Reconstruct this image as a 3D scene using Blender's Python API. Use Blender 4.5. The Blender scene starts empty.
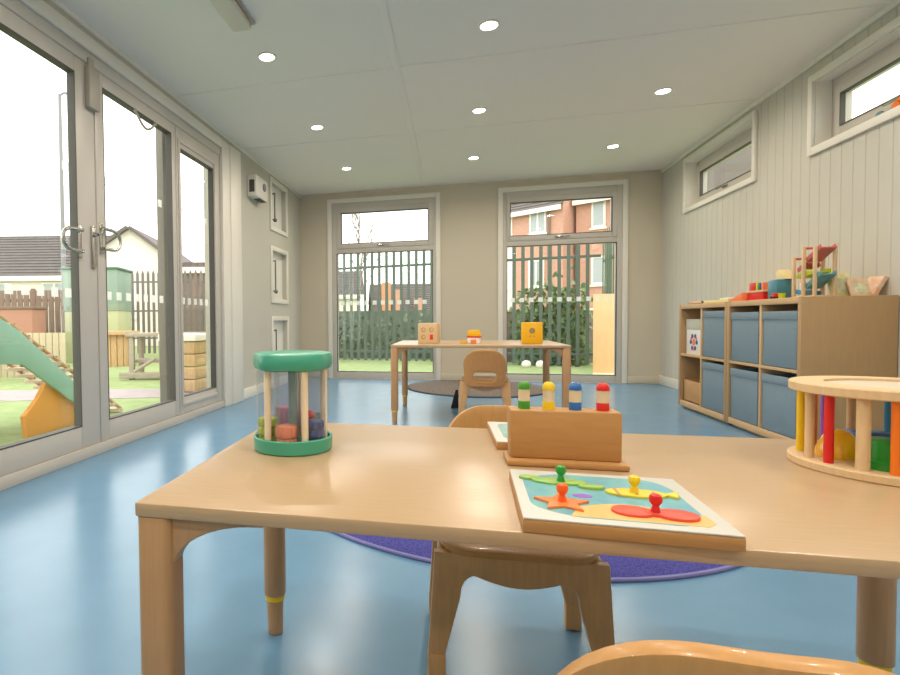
import bpy, bmesh, math, random
from mathutils import Matrix, Vector
random.seed(7)
S = bpy.context.scene
COL = S.collection
PI = math.pi

# ------------------------------------------------------------------ helpers
def lin(c):
    return tuple(((v/255)/12.92 if v/255 <= .04045 else ((v/255+.055)/1.055)**2.4) for v in c)

def mat(name, rgb, rough=.5, spec=.5, noise=0., scale=20., stretch=(1,1,1), bump=0., metal=0., coat=0., rgb2=None):
    m = bpy.data.materials.new(name); m.use_nodes = True
    nt = m.node_tree; b = nt.nodes['Principled BSDF']
    c = lin(rgb)
    b.inputs['Base Color'].default_value = (*c, 1)
    b.inputs['Roughness'].default_value = rough
    b.inputs['Specular IOR Level'].default_value = spec
    b.inputs['Metallic'].default_value = metal
    b.inputs['Coat Weight'].default_value = coat
    if noise or bump:
        tc = nt.nodes.new('ShaderNodeTexCoord'); mp = nt.nodes.new('ShaderNodeMapping')
        mp.inputs['Scale'].default_value = stretch
        nz = nt.nodes.new('ShaderNodeTexNoise'); nz.inputs['Scale'].default_value = scale
        nz.inputs['Detail'].default_value = 5
        nt.links.new(tc.outputs['Object'], mp.inputs['Vector']); nt.links.new(mp.outputs['Vector'], nz.inputs['Vector'])
        if noise:
            mx = nt.nodes.new('ShaderNodeMix'); mx.data_type = 'RGBA'
            c2 = lin(rgb2) if rgb2 else tuple(v*(1-noise) for v in c)
            mx.inputs[6].default_value = (*c, 1); mx.inputs[7].default_value = (*c2, 1)
            rp = nt.nodes.new('ShaderNodeValToRGB'); rp.color_ramp.elements[0].position = .35; rp.color_ramp.elements[1].position = .65
            nt.links.new(nz.outputs['Fac'], rp.inputs['Fac']); nt.links.new(rp.outputs['Color'], mx.inputs[0])
            nt.links.new(mx.outputs[2], b.inputs['Base Color'])
        if bump:
            bp = nt.nodes.new('ShaderNodeBump'); bp.inputs['Strength'].default_value = bump; bp.inputs['Distance'].default_value = .004
            nt.links.new(nz.outputs['Fac'], bp.inputs['Height']); nt.links.new(bp.outputs['Normal'], b.inputs['Normal'])
    return m

def emit_mat(name, rgb, strength):
    m = bpy.data.materials.new(name); m.use_nodes = True
    b = m.node_tree.nodes['Principled BSDF']
    b.inputs['Base Color'].default_value = (*lin(rgb), 1)
    b.inputs['Emission Color'].default_value = (*lin(rgb), 1)
    b.inputs['Emission Strength'].default_value = strength
    return m

def glass_mat(name, tint=(1,1,1), ior=1.45, rough=0.0, gloss_tint=(1,1,1)):
    m = bpy.data.materials.new(name); m.use_nodes = True
    nt = m.node_tree; nt.nodes.clear()
    o = nt.nodes.new('ShaderNodeOutputMaterial'); mx = nt.nodes.new('ShaderNodeMixShader')
    t = nt.nodes.new('ShaderNodeBsdfTransparent'); t.inputs['Color'].default_value = (*tint, 1)
    g = nt.nodes.new('ShaderNodeBsdfGlossy'); g.inputs['Roughness'].default_value = rough; g.inputs['Color'].default_value = (*gloss_tint, 1)
    lw = nt.nodes.new('ShaderNodeLayerWeight'); lw.inputs['Blend'].default_value = .5
    pw_ = nt.nodes.new('ShaderNodeMath'); pw_.operation = 'POWER'; pw_.inputs[1].default_value = 5
    f = nt.nodes.new('ShaderNodeMath'); f.operation = 'MULTIPLY_ADD'; f.inputs[1].default_value = .7; f.inputs[2].default_value = .03
    nt.links.new(lw.outputs['Facing'], pw_.inputs[0]); nt.links.new(pw_.outputs[0], f.inputs[0])
    nt.links.new(f.outputs[0], mx.inputs[0]); nt.links.new(t.outputs[0], mx.inputs[1]); nt.links.new(g.outputs[0], mx.inputs[2])
    nt.links.new(mx.outputs[0], o.inputs[0])
    return m

class MB:
    """collects shapes; build() links them as ONE mesh object"""
    def __init__(s): s.bm = bmesh.new()
    def _merge(s, t, M=None):
        me = bpy.data.meshes.new('t')
        if M is not None: t.transform(M)
        t.to_mesh(me); t.free(); s.bm.from_mesh(me); bpy.data.meshes.remove(me)
    def box(s, a, b, bev=0., M=None, seg=2):
        t = bmesh.new(); bmesh.ops.create_cube(t, size=1)
        a = Vector(a); b = Vector(b); c = (a+b)/2; d = b-a
        for v in t.verts: v.co = Vector((v.co.x*d.x, v.co.y*d.y, v.co.z*d.z)) + c
        if bev: bmesh.ops.bevel(t, geom=t.edges[:], offset=min(bev, .49*min(abs(d.x),abs(d.y),abs(d.z))), segments=seg, profile=.5, affect='EDGES', clamp_overlap=True)
        s._merge(t, M); return s
    def cyl(s, p0, p1, r0, r1=None, n=24, bev=0.):
        r1 = r0 if r1 is None else r1
        p0 = Vector(p0); p1 = Vector(p1); L = (p1-p0).length
        t = bmesh.new(); bmesh.ops.create_cone(t, cap_ends=True, segments=n, radius1=r0, radius2=r1, depth=L)
        if bev: bmesh.ops.bevel(t, geom=[e for e in t.edges if len(e.link_faces)==2 and any(len(f.verts)>4 for f in e.link_faces)], offset=bev, segments=3, profile=.5, affect='EDGES')
        M = Matrix.Translation((p0+p1)/2) @ (p1-p0).to_track_quat('Z','Y').to_matrix().to_4x4()
        s._merge(t, M); return s
    def lathe(s, prof, c=(0,0,0), n=40, M=None):
        t = bmesh.new(); rings = []
        for r, z in prof:
            rings.append([t.verts.new((c[0]+r*math.cos(2*PI*i/n), c[1]+r*math.sin(2*PI*i/n), c[2]+z)) for i in range(n)])
        for A, B in zip(rings, rings[1:]):
            for i in range(n): t.faces.new((A[i], A[(i+1)%n], B[(i+1)%n], B[i]))
        if prof[0][0] > 1e-5: pass
        s._merge_clean(t, M); return s
    def _merge_clean(s, t, M=None):
        bmesh.ops.remove_doubles(t, verts=t.verts[:], dist=1e-5)
        bmesh.ops.recalc_face_normals(t, faces=t.faces[:]); s._merge(t, M)
    def ball(s, c, r, sc=(1,1,1), n=20):
        t = bmesh.new(); bmesh.ops.create_uvsphere(t, u_segments=n, v_segments=n//2+2, radius=r)
        s._merge(t, Matrix.Translation(c) @ Matrix.Diagonal((*sc,1))); return s
    def prism(s, pts, z0, z1, M=None, bev=0.):
        """polygon in local xy extruded z0..z1"""
        t = bmesh.new()
        A = [t.verts.new((x,y,z0)) for x,y in pts]; B = [t.verts.new((x,y,z1)) for x,y in pts]
        n = len(pts); t.faces.new(A[::-1]); t.faces.new(B)
        for i in range(n): t.faces.new((A[i],A[(i+1)%n],B[(i+1)%n],B[i]))
        bmesh.ops.recalc_face_normals(t, faces=t.faces[:])
        if bev:
            es = [e for e in t.edges if any(len(f.verts)==n for f in e.link_faces)]
            bmesh.ops.bevel(t, geom=es, offset=bev, segments=2, profile=.5, affect='EDGES')
        bmesh.ops.triangulate(t, faces=[f for f in t.faces if len(f.verts)>4])
        s._merge(t, M); return s
    def tube(s, pts, r, n=10, closed=False):
        t = bmesh.new(); pts = [Vector(p) for p in pts]; rings = []
        N = len(pts)
        for i, p in enumerate(pts):
            a = pts[(i-1)%N] if (closed or i>0) else p; b = pts[(i+1)%N] if (closed or i<N-1) else p
            d = (b-a).normalized(); q = d.to_track_quat('Z','Y')
            rr = r[i] if isinstance(r,(list,tuple)) else r
            rings.append([t.verts.new(p + q @ Vector((rr*math.cos(2*PI*k/n), rr*math.sin(2*PI*k/n), 0))) for k in range(n)])
        for i in range(N if closed else N-1):
            A, B = rings[i], rings[(i+1)%N]
            k0 = min(range(n), key=lambda k: (B[k].co-A[0].co).length)
            for k in range(n): t.faces.new((A[k], A[(k+1)%n], B[(k+1+k0)%n], B[(k+k0)%n]))
        if not closed:
            t.faces.new(rings[0][::-1]); t.faces.new(rings[-1])
        bmesh.ops.recalc_face_normals(t, faces=t.faces[:]); s._merge(t); return s
    def panel(s, outer, inner, fmap, th, N=72, K=8):
        """plate between outline `outer` and hole `inner` (2D point lists), mapped to 3D by fmap(x,y,offset)"""
        def resample(P):
            L = [0]; P = P+[P[0]]
            for a,b in zip(P,P[1:]): L.append(L[-1]+math.dist(a,b))
            out=[]; j=0
            for i in range(N):
                q=L[-1]*i/N
                while L[j+1]<q: j+=1
                f=(q-L[j])/max(1e-9,L[j+1]-L[j]); out.append((P[j][0]+(P[j+1][0]-P[j][0])*f, P[j][1]+(P[j+1][1]-P[j][1])*f))
            return out
        def byangle(P, c):
            k = min(range(len(P)), key=lambda i: abs(math.atan2(P[i][1]-c[1], P[i][0]-c[0]))); return P[k:]+P[:k]
        hole = inner is not None
        O = resample(outer)
        c = (sum(p[0] for p in (inner or O))/len(inner or O), sum(p[1] for p in (inner or O))/len(inner or O))
        I = resample(inner) if hole else [(c[0]+(p[0]-c[0])*.02, c[1]+(p[1]-c[1])*.02) for p in O]
        O = byangle(O, c); I = byangle(I, c) if hole else [(c[0]+(p[0]-c[0])*.02, c[1]+(p[1]-c[1])*.02) for p in O]
        t = bmesh.new(); L = {}
        for side in (0,1):
            for k in range(K+1):
                for i in range(N):
                    f=k/K; x=O[i][0]+(I[i][0]-O[i][0])*f; y=O[i][1]+(I[i][1]-O[i][1])*f
                    L[side,k,i]=t.verts.new(fmap(x,y,th*(side-.5)))
        for i in range(N):
            j=(i+1)%N
            for k in range(K):
                t.faces.new((L[0,k,i],L[0,k,j],L[0,k+1,j],L[0,k+1,i])); t.faces.new((L[1,k,i],L[1,k+1,i],L[1,k+1,j],L[1,k,j]))
            rim=t.faces.new((L[0,0,i],L[1,0,i],L[1,0,j],L[0,0,j]))
            if hole: t.faces.new((L[0,K,i],L[0,K,j],L[1,K,j],L[1,K,i]))
        if not hole:
            t.faces.new([L[0,K,i] for i in range(N)]); t.faces.new([L[1,K,i] for i in range(N)])
        bmesh.ops.recalc_face_normals(t, faces=t.faces[:])
        es=[e for e in t.edges if len(e.link_faces)==2 and e.calc_face_angle(0)>1.0]
        if es: bmesh.ops.bevel(t, geom=es, offset=th*.22, segments=2, profile=.5, affect='EDGES')
        s._merge(t); return s
    def build(s, name, m, parent=None, loc=None, smooth=True):
        me = bpy.data.meshes.new(name); s.bm.to_mesh(me); s.bm.free()
        o = bpy.data.objects.new(name, me); COL.objects.link(o)
        if m: me.materials.append(m)
        if smooth:
            me.polygons.foreach_set('use_smooth', [True]*len(me.polygons))
            me.set_sharp_from_angle(angle=math.radians(38))
        if parent: o.parent = parent
        if loc: o.location = loc
        return o

def rrect(x0, y0, x1, y1, r, n=6):
    P=[]
    rs = r if isinstance(r,(tuple,list)) else (r,)*4   # br, tr, tl, bl
    for (cx,cy,a,q) in ((x1,y0,-PI/2,rs[0]),(x1,y1,0,rs[1]),(x0,y1,PI/2,rs[2]),(x0,y0,PI,rs[3])):
        ccx = cx-q if cx==x1 else cx+q; ccy = cy+q if cy==y0 else cy-q
        for i in range(n+1):
            t=a+PI/2*i/n; P.append((ccx+q*math.cos(t), ccy+q*math.sin(t)))
    return P

def tag(o, label=None, cat=None, group=None, kind=None):
    if label: o['label']=label
    if cat: o['category']=cat
    if group: o['group']=group
    if kind: o['kind']=kind
    return o
def thing(name, label, cat, loc=(0,0,0), rz=0., group=None, kind=None):
    o=bpy.data.objects.new(name, None); COL.objects.link(o); o.empty_display_size=.05
    o.location=loc; o.rotation_euler=(0,0,rz)
    return tag(o,label,cat,group,kind)
def kids(o): return [c for c in bpy.data.objects if c.parent==o]
def copy_tree(o, parent=None):
    c=o.copy(); COL.objects.link(c)
    if parent: c.parent=parent
    for ch in kids(o): copy_tree(ch,c)
    return c
def box_frame(mb, axis, p0, p1, u0, u1, v0, v1, wu0, wu1, wv0, wv1, bev=.004):
    """rectangular ring; axis 'x' : plane x=const, u=y, v=z ; axis 'y' : u=x, v=z"""
    def bx(a0,a1,b0,b1):
        if axis=='x': mb.box((p0,a0,b0),(p1,a1,b1),bev)
        else: mb.box((a0,p0,b0),(a1,p1,b1),bev)
    bx(u0,u0+wu0,v0,v1); bx(u1-wu1,u1,v0,v1); bx(u0+wu0,u1-wu1,v0,v0+wv0); bx(u0+wu0,u1-wu1,v1-wv1,v1)
    return mb

# ------------------------------------------------------------------ materials
M = {}
M['floor'] = mat('blue_vinyl', (98,143,176), .25, .9, noise=.06, scale=6, bump=.02)
M['ceiling'] = mat('ceiling_paint', (238,232,222), .8, .2)
M['wall'] = mat('wall_paint', (200,196,184), .6, .3, noise=.02, scale=3)
M['wallb'] = mat('back_wall_paint', (206,195,175), .65, .3, noise=.02, scale=3)
M['upvc'] = mat('white_upvc', (200,193,184), .4, .4)
M['trim'] = mat('trim_white', (232,227,216), .45, .4)
M['gasket'] = mat('dark_gasket', (84,80,75), .6)
M['glass'] = glass_mat('window_glass', (.97,.985,.975))
M['clear'] = glass_mat('clear_plastic', (.95,.96,.98), 1.4, .05)
_nt = M['clear'].node_tree; _o = _nt.nodes['Material Output']; _src = _o.inputs[0].links[0].from_socket
_m = _nt.nodes.new('ShaderNodeMixShader'); _m.inputs[0].default_value = .035; _d = _nt.nodes.new('ShaderNodeBsdfDiffuse'); _d.inputs['Color'].default_value = (.85,.87,.92,1)
_nt.links.new(_src, _m.inputs[1]); _nt.links.new(_d.outputs[0], _m.inputs[2]); _nt.links.new(_m.outputs[0], _o.inputs[0])
def frosted(name):
    m = bpy.data.materials.new(name); m.use_nodes = True; nt = m.node_tree; nt.nodes.clear()
    o = nt.nodes.new('ShaderNodeOutputMaterial'); mx = nt.nodes.new('ShaderNodeMixShader'); mx.inputs[0].default_value = .55
    t = nt.nodes.new('ShaderNodeBsdfTransparent'); a = nt.nodes.new('ShaderNodeMixShader'); a.inputs[0].default_value = .5
    tr = nt.nodes.new('ShaderNodeBsdfTranslucent'); tr.inputs['Color'].default_value = (.95,.95,.93,1)
    df = nt.nodes.new('ShaderNodeBsdfDiffuse'); df.inputs['Color'].default_value = (.9,.9,.88,1)
    nt.links.new(tr.outputs[0], a.inputs[1]); nt.links.new(df.outputs[0], a.inputs[2])
    nt.links.new(t.outputs[0], mx.inputs[1]); nt.links.new(a.outputs[0], mx.inputs[2]); nt.links.new(mx.outputs[0], o.inputs[0])
    return m
M['sticker'] = frosted('frosted_marker')
M['chrome'] = mat('brushed_chrome', (190,186,180), .25, metal=1.)
M['greymetal'] = mat('grey_closer_metal', (170,163,150), .45, metal=.0)
M['beech'] = mat('beech_top', (190,160,124), .28, .5, noise=.07, scale=14, stretch=(1,14,14))
M['beechleg'] = mat('beech_leg', (190,146,102), .4, .5, noise=.08, scale=14, stretch=(14,14,1))
M['ply'] = mat('chair_ply', (198,146,84), .35, .5, noise=.10, scale=12, stretch=(10,10,1.2), coat=.2)
M['plyf'] = mat('chair_frame_ply', (214,166,112), .4, .5, noise=.1, scale=12, stretch=(10,10,1))
M['shelf'] = mat('shelf_birch', (206,170,126), .5, .35, noise=.07, scale=10, stretch=(10,10,1))
M['shelfside'] = mat('shelf_birch_side', (178,144,102), .5, .35, noise=.06, scale=8, stretch=(8,8,1))
M['bin'] = mat('grey_blue_bin_fabric', (126,144,154), .8, .2, noise=.06, scale=60, bump=.2)
M['crate'] = mat('tan_crate_wood', (196,148,96), .55, noise=.1, scale=10, stretch=(1,1,8))
M['popbox'] = mat('orange_stained_wood', (192,142,86), .45, .4, noise=.1, scale=10, stretch=(1.5,10,10))
M['pale'] = mat('pale_wood', (222,190,146), .5, .4, noise=.08, scale=20, stretch=(8,8,1))
M['white'] = mat('white_paint', (236,232,224), .4)
M['cream'] = mat('cream_dowel', (240,220,190), .5)
M['cardwhite'] = mat('card_white', (204,202,194), .45)
M['green'] = mat('sea_green_plastic', (72,166,138), .28, .5)
M['gearpost'] = mat('grey_green_plastic', (96,146,140), .35)
for n,c in dict(red=(214,28,24), yellow=(240,200,20), green2=(70,150,40), blue=(45,105,175), orange=(240,120,20), lime=(190,200,30), coral=(240,130,80), navy=(30,60,130), pink=(235,100,150), purple=(150,95,200), teal=(72,128,142), deepgreen=(40,150,50), skyblue=(60,150,200), ochre=(240,180,20), black=(22,20,18), pegred=(222,40,30), knoborange=(245,95,20)).items():
    M[n]=mat('paint_'+n, c, .35, .5)
M['dullred']=mat('paint_dull_red',(206,104,94),.45); M['dullteal']=mat('paint_dull_teal',(96,150,150),.45)
M['rugp'] = mat('violet_blue_pile', (88,88,160), .95, .1, noise=.45, scale=160, bump=1., rgb2=(62,60,124))
M['rugpedge'] = mat('violet_border', (128,126,176), .9, .1)
M['rugg'] = mat('grey_pile', (140,128,118), .95, .1, noise=.3, scale=60, bump=1., rgb2=(98,92,90))
M['ruggedge'] = mat('dark_rug_edge', (90,86,84), .95, .1)
M['turf'] = mat('artificial_turf', (160,172,122), .95, .1, noise=.25, scale=5, rgb2=(142,160,108), bump=.3)
M['path'] = mat('grey_path', (178,166,166), .9, .1, noise=.1, scale=8)
M['tealboard'] = mat('teal_board', (150,194,178), .5)
M['orangeboard'] = mat('orange_board', (238,164,70), .5)
M['tanwood'] = mat('sawn_timber', (206,170,128), .8, .2, noise=.2, scale=6, stretch=(8,8,1))
M['greytimber'] = mat('weathered_timber', (176,164,148), .85, .2, noise=.2, scale=6, stretch=(1,8,8))
M['fencebrown'] = mat('brown_fence_timber', (140,118,104), .85, .2, noise=.2, scale=6, stretch=(8,8,1))
M['roof'] = mat('grey_roof_tile', (112,106,104), .8, .2, noise=.12, scale=3)
M['roofb'] = mat('dark_verge', (108,98,96), .8)
M['render'] = mat('white_render', (236,228,218), .9)
M['brick'] = mat('red_brick', (206,160,142), .9, .1, noise=.12, scale=8)
M['buffbrick'] = mat('buff_brick', (212,166,128), .9, .1, noise=.12, scale=8)
M['brownclad'] = mat('brown_cladding', (142,120,112), .9, .1, noise=.12, scale=3)
M['palisade'] = mat('green_grey_palisade', (86,98,88), .6, .3)
M['palisadeg'] = mat('green_palisade', (78,100,80), .6, .3)
M['palisaded'] = mat('dark_palisade', (120,112,106), .6, .3)
M['ivywall'] = mat('grey_green_wall', (128,136,122), .95, .1, noise=.25, scale=4, rgb2=(108,120,106))
M['leaf'] = mat('ivy_leaf', (122,142,106), .7, .2, noise=.5, scale=20, rgb2=(150,172,116))
M['bark'] = mat('grey_bark', (150,138,132), .9)
M['winglass'] = mat('house_window_glass', (168,176,178), .15, .6)
M['playgreen'] = mat('green_playhouse', (138,158,142), .6)
M['lampgrey'] = mat('galvanised_post', (138,138,140), .5)
M['greybldg'] = mat('grey_building', (124,116,112), .9)

H=2.412; XL=-1.981; XR=2.257; D=6.925; Y0=-2.2
# ------------------------------------------------------------------ room shell
def struct(o, label, cat): return tag(o,label,cat,kind='structure')

def wall(name, m, axis, pos, out, u0,u1,v0,v1, holes, label, pitch=None):
    """out = signed thickness away from the room. grooved boards when pitch is set"""
    us=sorted({u0,u1,*[h[0] for h in holes],*[h[1] for h in holes]}); vs=sorted({v0,v1,*[h[2] for h in holes],*[h[3] for h in holes]})
    mb=MB(); g=.0045; dp=.006; sg=1 if out>0 else -1
    for a,b in zip(us,us[1:]):
        col=[]
        for c,d in zip(vs,vs[1:]):
            cu,cv=(a+b)/2,(c+d)/2
            if any(h[0]<cu<h[1] and h[2]<cv<h[3] for h in holes): continue
            if col and abs(col[-1][1]-c)<1e-6: col[-1][1]=d
            else: col.append([c,d])
        for c,d in col:
            if pitch:
                P=[(a,0)]
                k=math.ceil((a+g+1e-4)/pitch)
                while k*pitch<b-g-1e-4:
                    P+=[(k*pitch-g,0),(k*pitch,dp*sg),(k*pitch+g,0)]; k+=1
                P+=[(b,0),(b,out),(a,out)]
                # prism along z : local (u,w)->
                if axis=='x': MM=Matrix(((0,1,0,pos),(1,0,0,0),(0,0,1,0),(0,0,0,1)))
                else: MM=Matrix(((1,0,0,0),(0,1,0,pos),(0,0,1,0),(0,0,0,1)))
                mb.prism(P,c,d,MM)
            else:
                if axis=='x': mb.box((min(pos,pos+out),a,c),(max(pos,pos+out),b,d))
                else: mb.box((a,min(pos,pos+out),c),(b,max(pos,pos+out),d))
    bmesh.ops.recalc_face_normals(mb.bm, faces=mb.bm.faces[:])
    return struct(mb.build(name,m,smooth=False),label,'wall')

DO=(.82,4.40,0.,2.27)
NICHE=[(5.70,6.33,1.77,2.36),(5.70,6.33,.96,1.60),(5.70,6.33,.20,.81)]
nin=.045
nh=[(a+nin,b-nin,c+nin,d-nin) for a,b,c,d in NICHE]
wall('wall_left',M['wall'],'x',XL,-.16,Y0,D,0,H,[DO]+nh,'warm white wall with the glazed folding doors',None)
W1=(-1.552,-.225,0.,2.275); W2=(.560,1.855,0.,2.275)
wall('wall_back',M['wallb'],'y',D,.16,XL-.16,XR+.16,0,H,[W1,W2],'beige end wall with two tall windows')
R1=(4.99,6.255,1.845,2.30); R2=(3.04,4.255,1.845,2.265)
wall('wall_right',M['wall'],'x',XR,.16,Y0,D,0,H,[R1,R2],'grooved board wall above the toy shelves',.1)
wall('wall_front',M['wall'],'y',Y0,-.16,XL-.16,XR+.16,0,H,[],'plain wall behind the viewpoint')
f=MB().box((XL-.16,Y0-.16,-.12),(XR+.16,D+.16,0)).build('floor',M['floor'],smooth=False); struct(f,'shiny pale blue vinyl floor','floor')
c=MB().box((XL-.16,Y0-.16,H),(XR+.16,D+.16,H+.12)).build('ceiling',M['ceiling'],smooth=False); struct(c,'flat off-white panelled ceiling','ceiling')
# ceiling joint strips
for i,(a,b) in enumerate([((XL+.03,2.33),(XR-.03,2.36)),((XL+.03,3.618),(XR-.03,3.648)),((XL+.03,4.902),(XR-.03,4.932)),((XL+.03,1.05),(XR-.03,1.08))]):
    o=MB().box((a[0],a[1],H-.004),(b[0],b[1],H+.002),.0015).build('trim_%d'%(i+1),M['ceiling']); struct(o,'thin cover strip running across the ceiling','trim')
o=MB().box((-.39,Y0,H-.006),(-.342,6.6,H+.002),.002).build('trim_5',M['ceiling']); struct(o,'wide cover strip running the length of the ceiling','trim')
# coving
o=MB().box((XL,Y0,H-.03),(XL+.02,D,H+.001),.005).build('trim_6',M['trim']); struct(o,'slim coving over the folding doors','trim')
o=MB().box((XR-.02,Y0,H-.035),(XR,D,H+.001),.005).build('trim_7',M['trim']); struct(o,'slim coving along the board wall','trim')
o=MB().box((XL,D-.015,H-.025),(XR,D,H+.001),.004).build('trim_8',M['wallb']); struct(o,'slim coving over the end windows','trim')
# baseboards
o=MB().box((XL,4.80,0),(XL+.018,D,.10),.004).build('baseboard_left',M['trim']); struct(o,'white skirting below the wall recesses','baseboard')
o=MB().box((XR-.018,Y0,0),(XR,D,.10),.004).build('baseboard_right',M['trim']); struct(o,'white skirting along the board wall','baseboard')
mb=MB()
for a,b in ((XL,-1.61),(-.168,.505),(1.912,XR)): mb.box((a,D-.016,0),(b,D,.08),.004)
struct(mb.build('baseboard_back',M['wallb']),'beige skirting between the end windows','baseboard')

# ---- folding doors on the left
def squares(mb, axis, p, u0,u1,v,s=.05,pitch=.1,t=.0008):
    k=u0
    while k+s<=u1+1e-6:
        if axis=='x': mb.box((p,k,v),(p+t,k+s,v+s))
        else: mb.box((k,p-t,v),(k+s,p,v+s))
        k+=pitch
    return mb
def leaf(name,label,y0,y1,gy0,gy1,gz0,gz1,cat):
    r=thing(name,label,cat,(-2.02,(y0+y1)/2,0.06),kind='structure')
    oy=(y0+y1)/2; oz=.06
    mb=MB(); box_frame(mb,'x',-.008,.037,y0-oy,y1-oy,.002,2.2-oz,gy0-y0,y1-gy1,gz0-oz,2.2-gz1)
    fr=mb.build('frame',M['upvc'],r)
    g=MB(); box_frame(g,'x',-.009,.038,gy0-oy-.004,gy1-oy+.004,gz0-oz-.004,gz1-oz+.004,.007,.007,.007,.007,0); g.build('gasket',M['gasket'],r)
    MB().box((.006,gy0-oy-.01,gz0-oz-.01),(.012,gy1-oy+.01,gz1-oz+.01)).build('glass_pane',M['glass'],r)
    s=MB(); squares(s,'x',.0125,gy0-oy+.03,gy1-oy-.01,.89-oz); squares(s,'x',.0125,gy0-oy+.03,gy1-oy-.01,1.565-oz); s.build('marker_squares',M['sticker'],r)
    return r
d3=leaf('door_3','glazed door leaf nearest the viewpoint',.84,1.745,.96,1.62,.185,2.11,'door')
d1=leaf('door_1','glazed folding door leaf in front of the climbing ramp',1.75,2.69,1.92,2.53,.185,2.11,'door')
d2=leaf('door_2','glazed folding door leaf second from the viewpoint, beside the narrow fixed pane',2.70,3.62,2.775,3.56,.18,2.12,'door')
w=leaf('window_1','narrow fixed glazed panel next to the folding doors',3.63,4.385,3.692,4.258,.19,2.05,'window')
mb=MB(); box_frame(mb,'x',.0371,.046,3.652-4.0075,4.30-4.0075,.12-.06,2.12-.06,.03,.03,.03,.03,.003); mb.build('sash',M['upvc'],w)
# D shaped pulls and lever plate
def dpull(parent,y,z,sgn):
    mb=MB(); P=[]
    for k in range(15):
        t=-PI/2+PI*k/14
        P.append((.058, sgn*(.0+.155*max(0,math.cos(t))**.38), .058*math.sin(t)))
    mb.cyl((.036,0,.058),(.06,0,.058),.008,n=10); mb.cyl((.036,0,-.058),(.06,0,-.058),.008,n=10); mb.tube(P,.011,10); o=mb.build('handle',M['chrome'],parent); o.location=(.0,y,z)
    p=MB(); p.box((.036,-.014,-.09),(.042,.014,.09),.002); p.build('handle_plate',M['chrome'],o)
    return o
dpull(d1,.325,1.14,-1); dpull(d2,-.43,1.18,1)
lv=MB(); lv.box((.036,-.018,-.13),(.05,.018,.11),.006); lv.cyl((.045,0,.06),(.075,0,.06),.011); lv.tube([(.075,0,.06),(.08,.02,.07),(.08,.035,.10)],.008,8)
o=lv.build('lever_handle',M['chrome'],d1); o.location=(0,.435,1.13)
cl=MB(); cl.box((.037,-.045,-.13),(.07,.05,.10),.006); cl.box((.037,-.03,.10),(.06,.015,.15),.004)
o=cl.build('hinge_cover',M['greymetal'],d1); o.location=(0,.44,2.02)
cb=MB(); P=[(.045,-.12+.24*k/12, -.075*math.sin(PI*k/12)) for k in range(13)]; cb.tube(P,.008,8); cb.box((.037,-.13,-.012),(.05,-.11,.012),.002); cb.box((.037,.11,-.012),(.05,.13,.012),.002)
o=cb.build('restrictor_cable',M['greymetal'],d2); o.location=(0,.06,2.05)
# outer frame + architrave
mb=MB(); mb.box((-2.10,.82,2.2),(-1.975,4.40,2.268),.003); mb.box((-2.10,.82,0),(-1.972,4.40,.06),.003); mb.box((-2.10,4.386,.06),(-1.975,4.402,2.2),.002); mb.box((-2.10,.80,.06),(-1.975,.838,2.2),.002)
struct(mb.build('trim_9',M['upvc']),'white frame around the folding doors','trim')
mb=MB(); mb.box((XL,4.402,0),(XL+.022,4.56,2.34),.004); mb.box((XL,4.56,0),(XL+.034,4.80,2.34),.006); mb.box((XL,.6,2.27),(XL+.022,4.402,2.345),.004)
struct(mb.build('trim_10',M['trim']),'broad white architrave beside the folding doors','trim')

# ---- back windows
def backwin(name,label,u0,u1,tu0,tu1,g1,g2):
    oc=(u0+u1)/2; r=thing(name,label,'window',(oc,D,0),kind='structure')
    L=lambda v:v-oc
    mb=MB(); box_frame(mb,'y',-.012,.075,L(u0),L(u1),.0,2.275,g2[0]-u0,u1-g2[1],.09,2.275-2.20,.004)
    mb.box((L(g2[0]),-.012,1.623),(L(g2[1]),.075,1.69),.003)
    mb.build('window_frame',M['upvc'],r)
    s=MB(); box_frame(s,'y',-.022,.06,L(g2[0])-.005,L(g2[1])+.005,1.685,2.205,g1[0]-g2[0]+.005,g2[1]-g1[1]+.005,.062,.065,.006)
    sash=s.build('opening_sash',M['upvc'],r)
    h=MB(); h.box((-.05,-.035,-.012),(.035,-.022,.012),.003); h.tube([(.02,-.035,0),(.02,-.05,0),(.04,-.056,0),(.11,-.056,.004)],.007,8); o=h.build('handle',M['chrome'],sash); o.location=(-.02,0,1.715)
    g=MB(); box_frame(g,'y',-.014,.02,L(g2[0])-.003,L(g2[1])+.003,.087,1.626,.007,.007,.007,.007,0); box_frame(g,'y',-.024,.02,L(g1[0])-.003,L(g1[1])+.003,1.744,2.143,.007,.007,.007,.007,0); g.build('gasket',M['gasket'],r)
    MB().box((L(g2[0])-.01,.024,.08),(L(g2[1])+.01,.03,1.63)).build('glass_pane',M['glass'],r)
    MB().box((L(g1[0])-.01,.024,1.74),(L(g1[1])+.01,.03,2.15)).build('glass_pane',M['glass'],r)
    q=MB(); squares(q,'y',.0238,L(g2[0])+.04,L(g2[1])-.02,.955,.052,.105); q.build('marker_squares',M['sticker'],r)
    t=MB(); box_frame(t,'y',-.024,.0,L(tu0),L(tu1),.0,2.33,.056,.056,.0005,.056,.004); t.build('window_trim',M['trim'],r)
backwin('window_2','tall end window behind the far table, facing the long palisade fence',W1[0],W1[1],-1.607,-.17,(-1.422,-.322),(-1.485,-.264))
backwin('window_3','tall end window looking out on the brick houses',W2[0],W2[1],.506,1.912,(.645,1.745),(.609,1.797))
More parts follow.
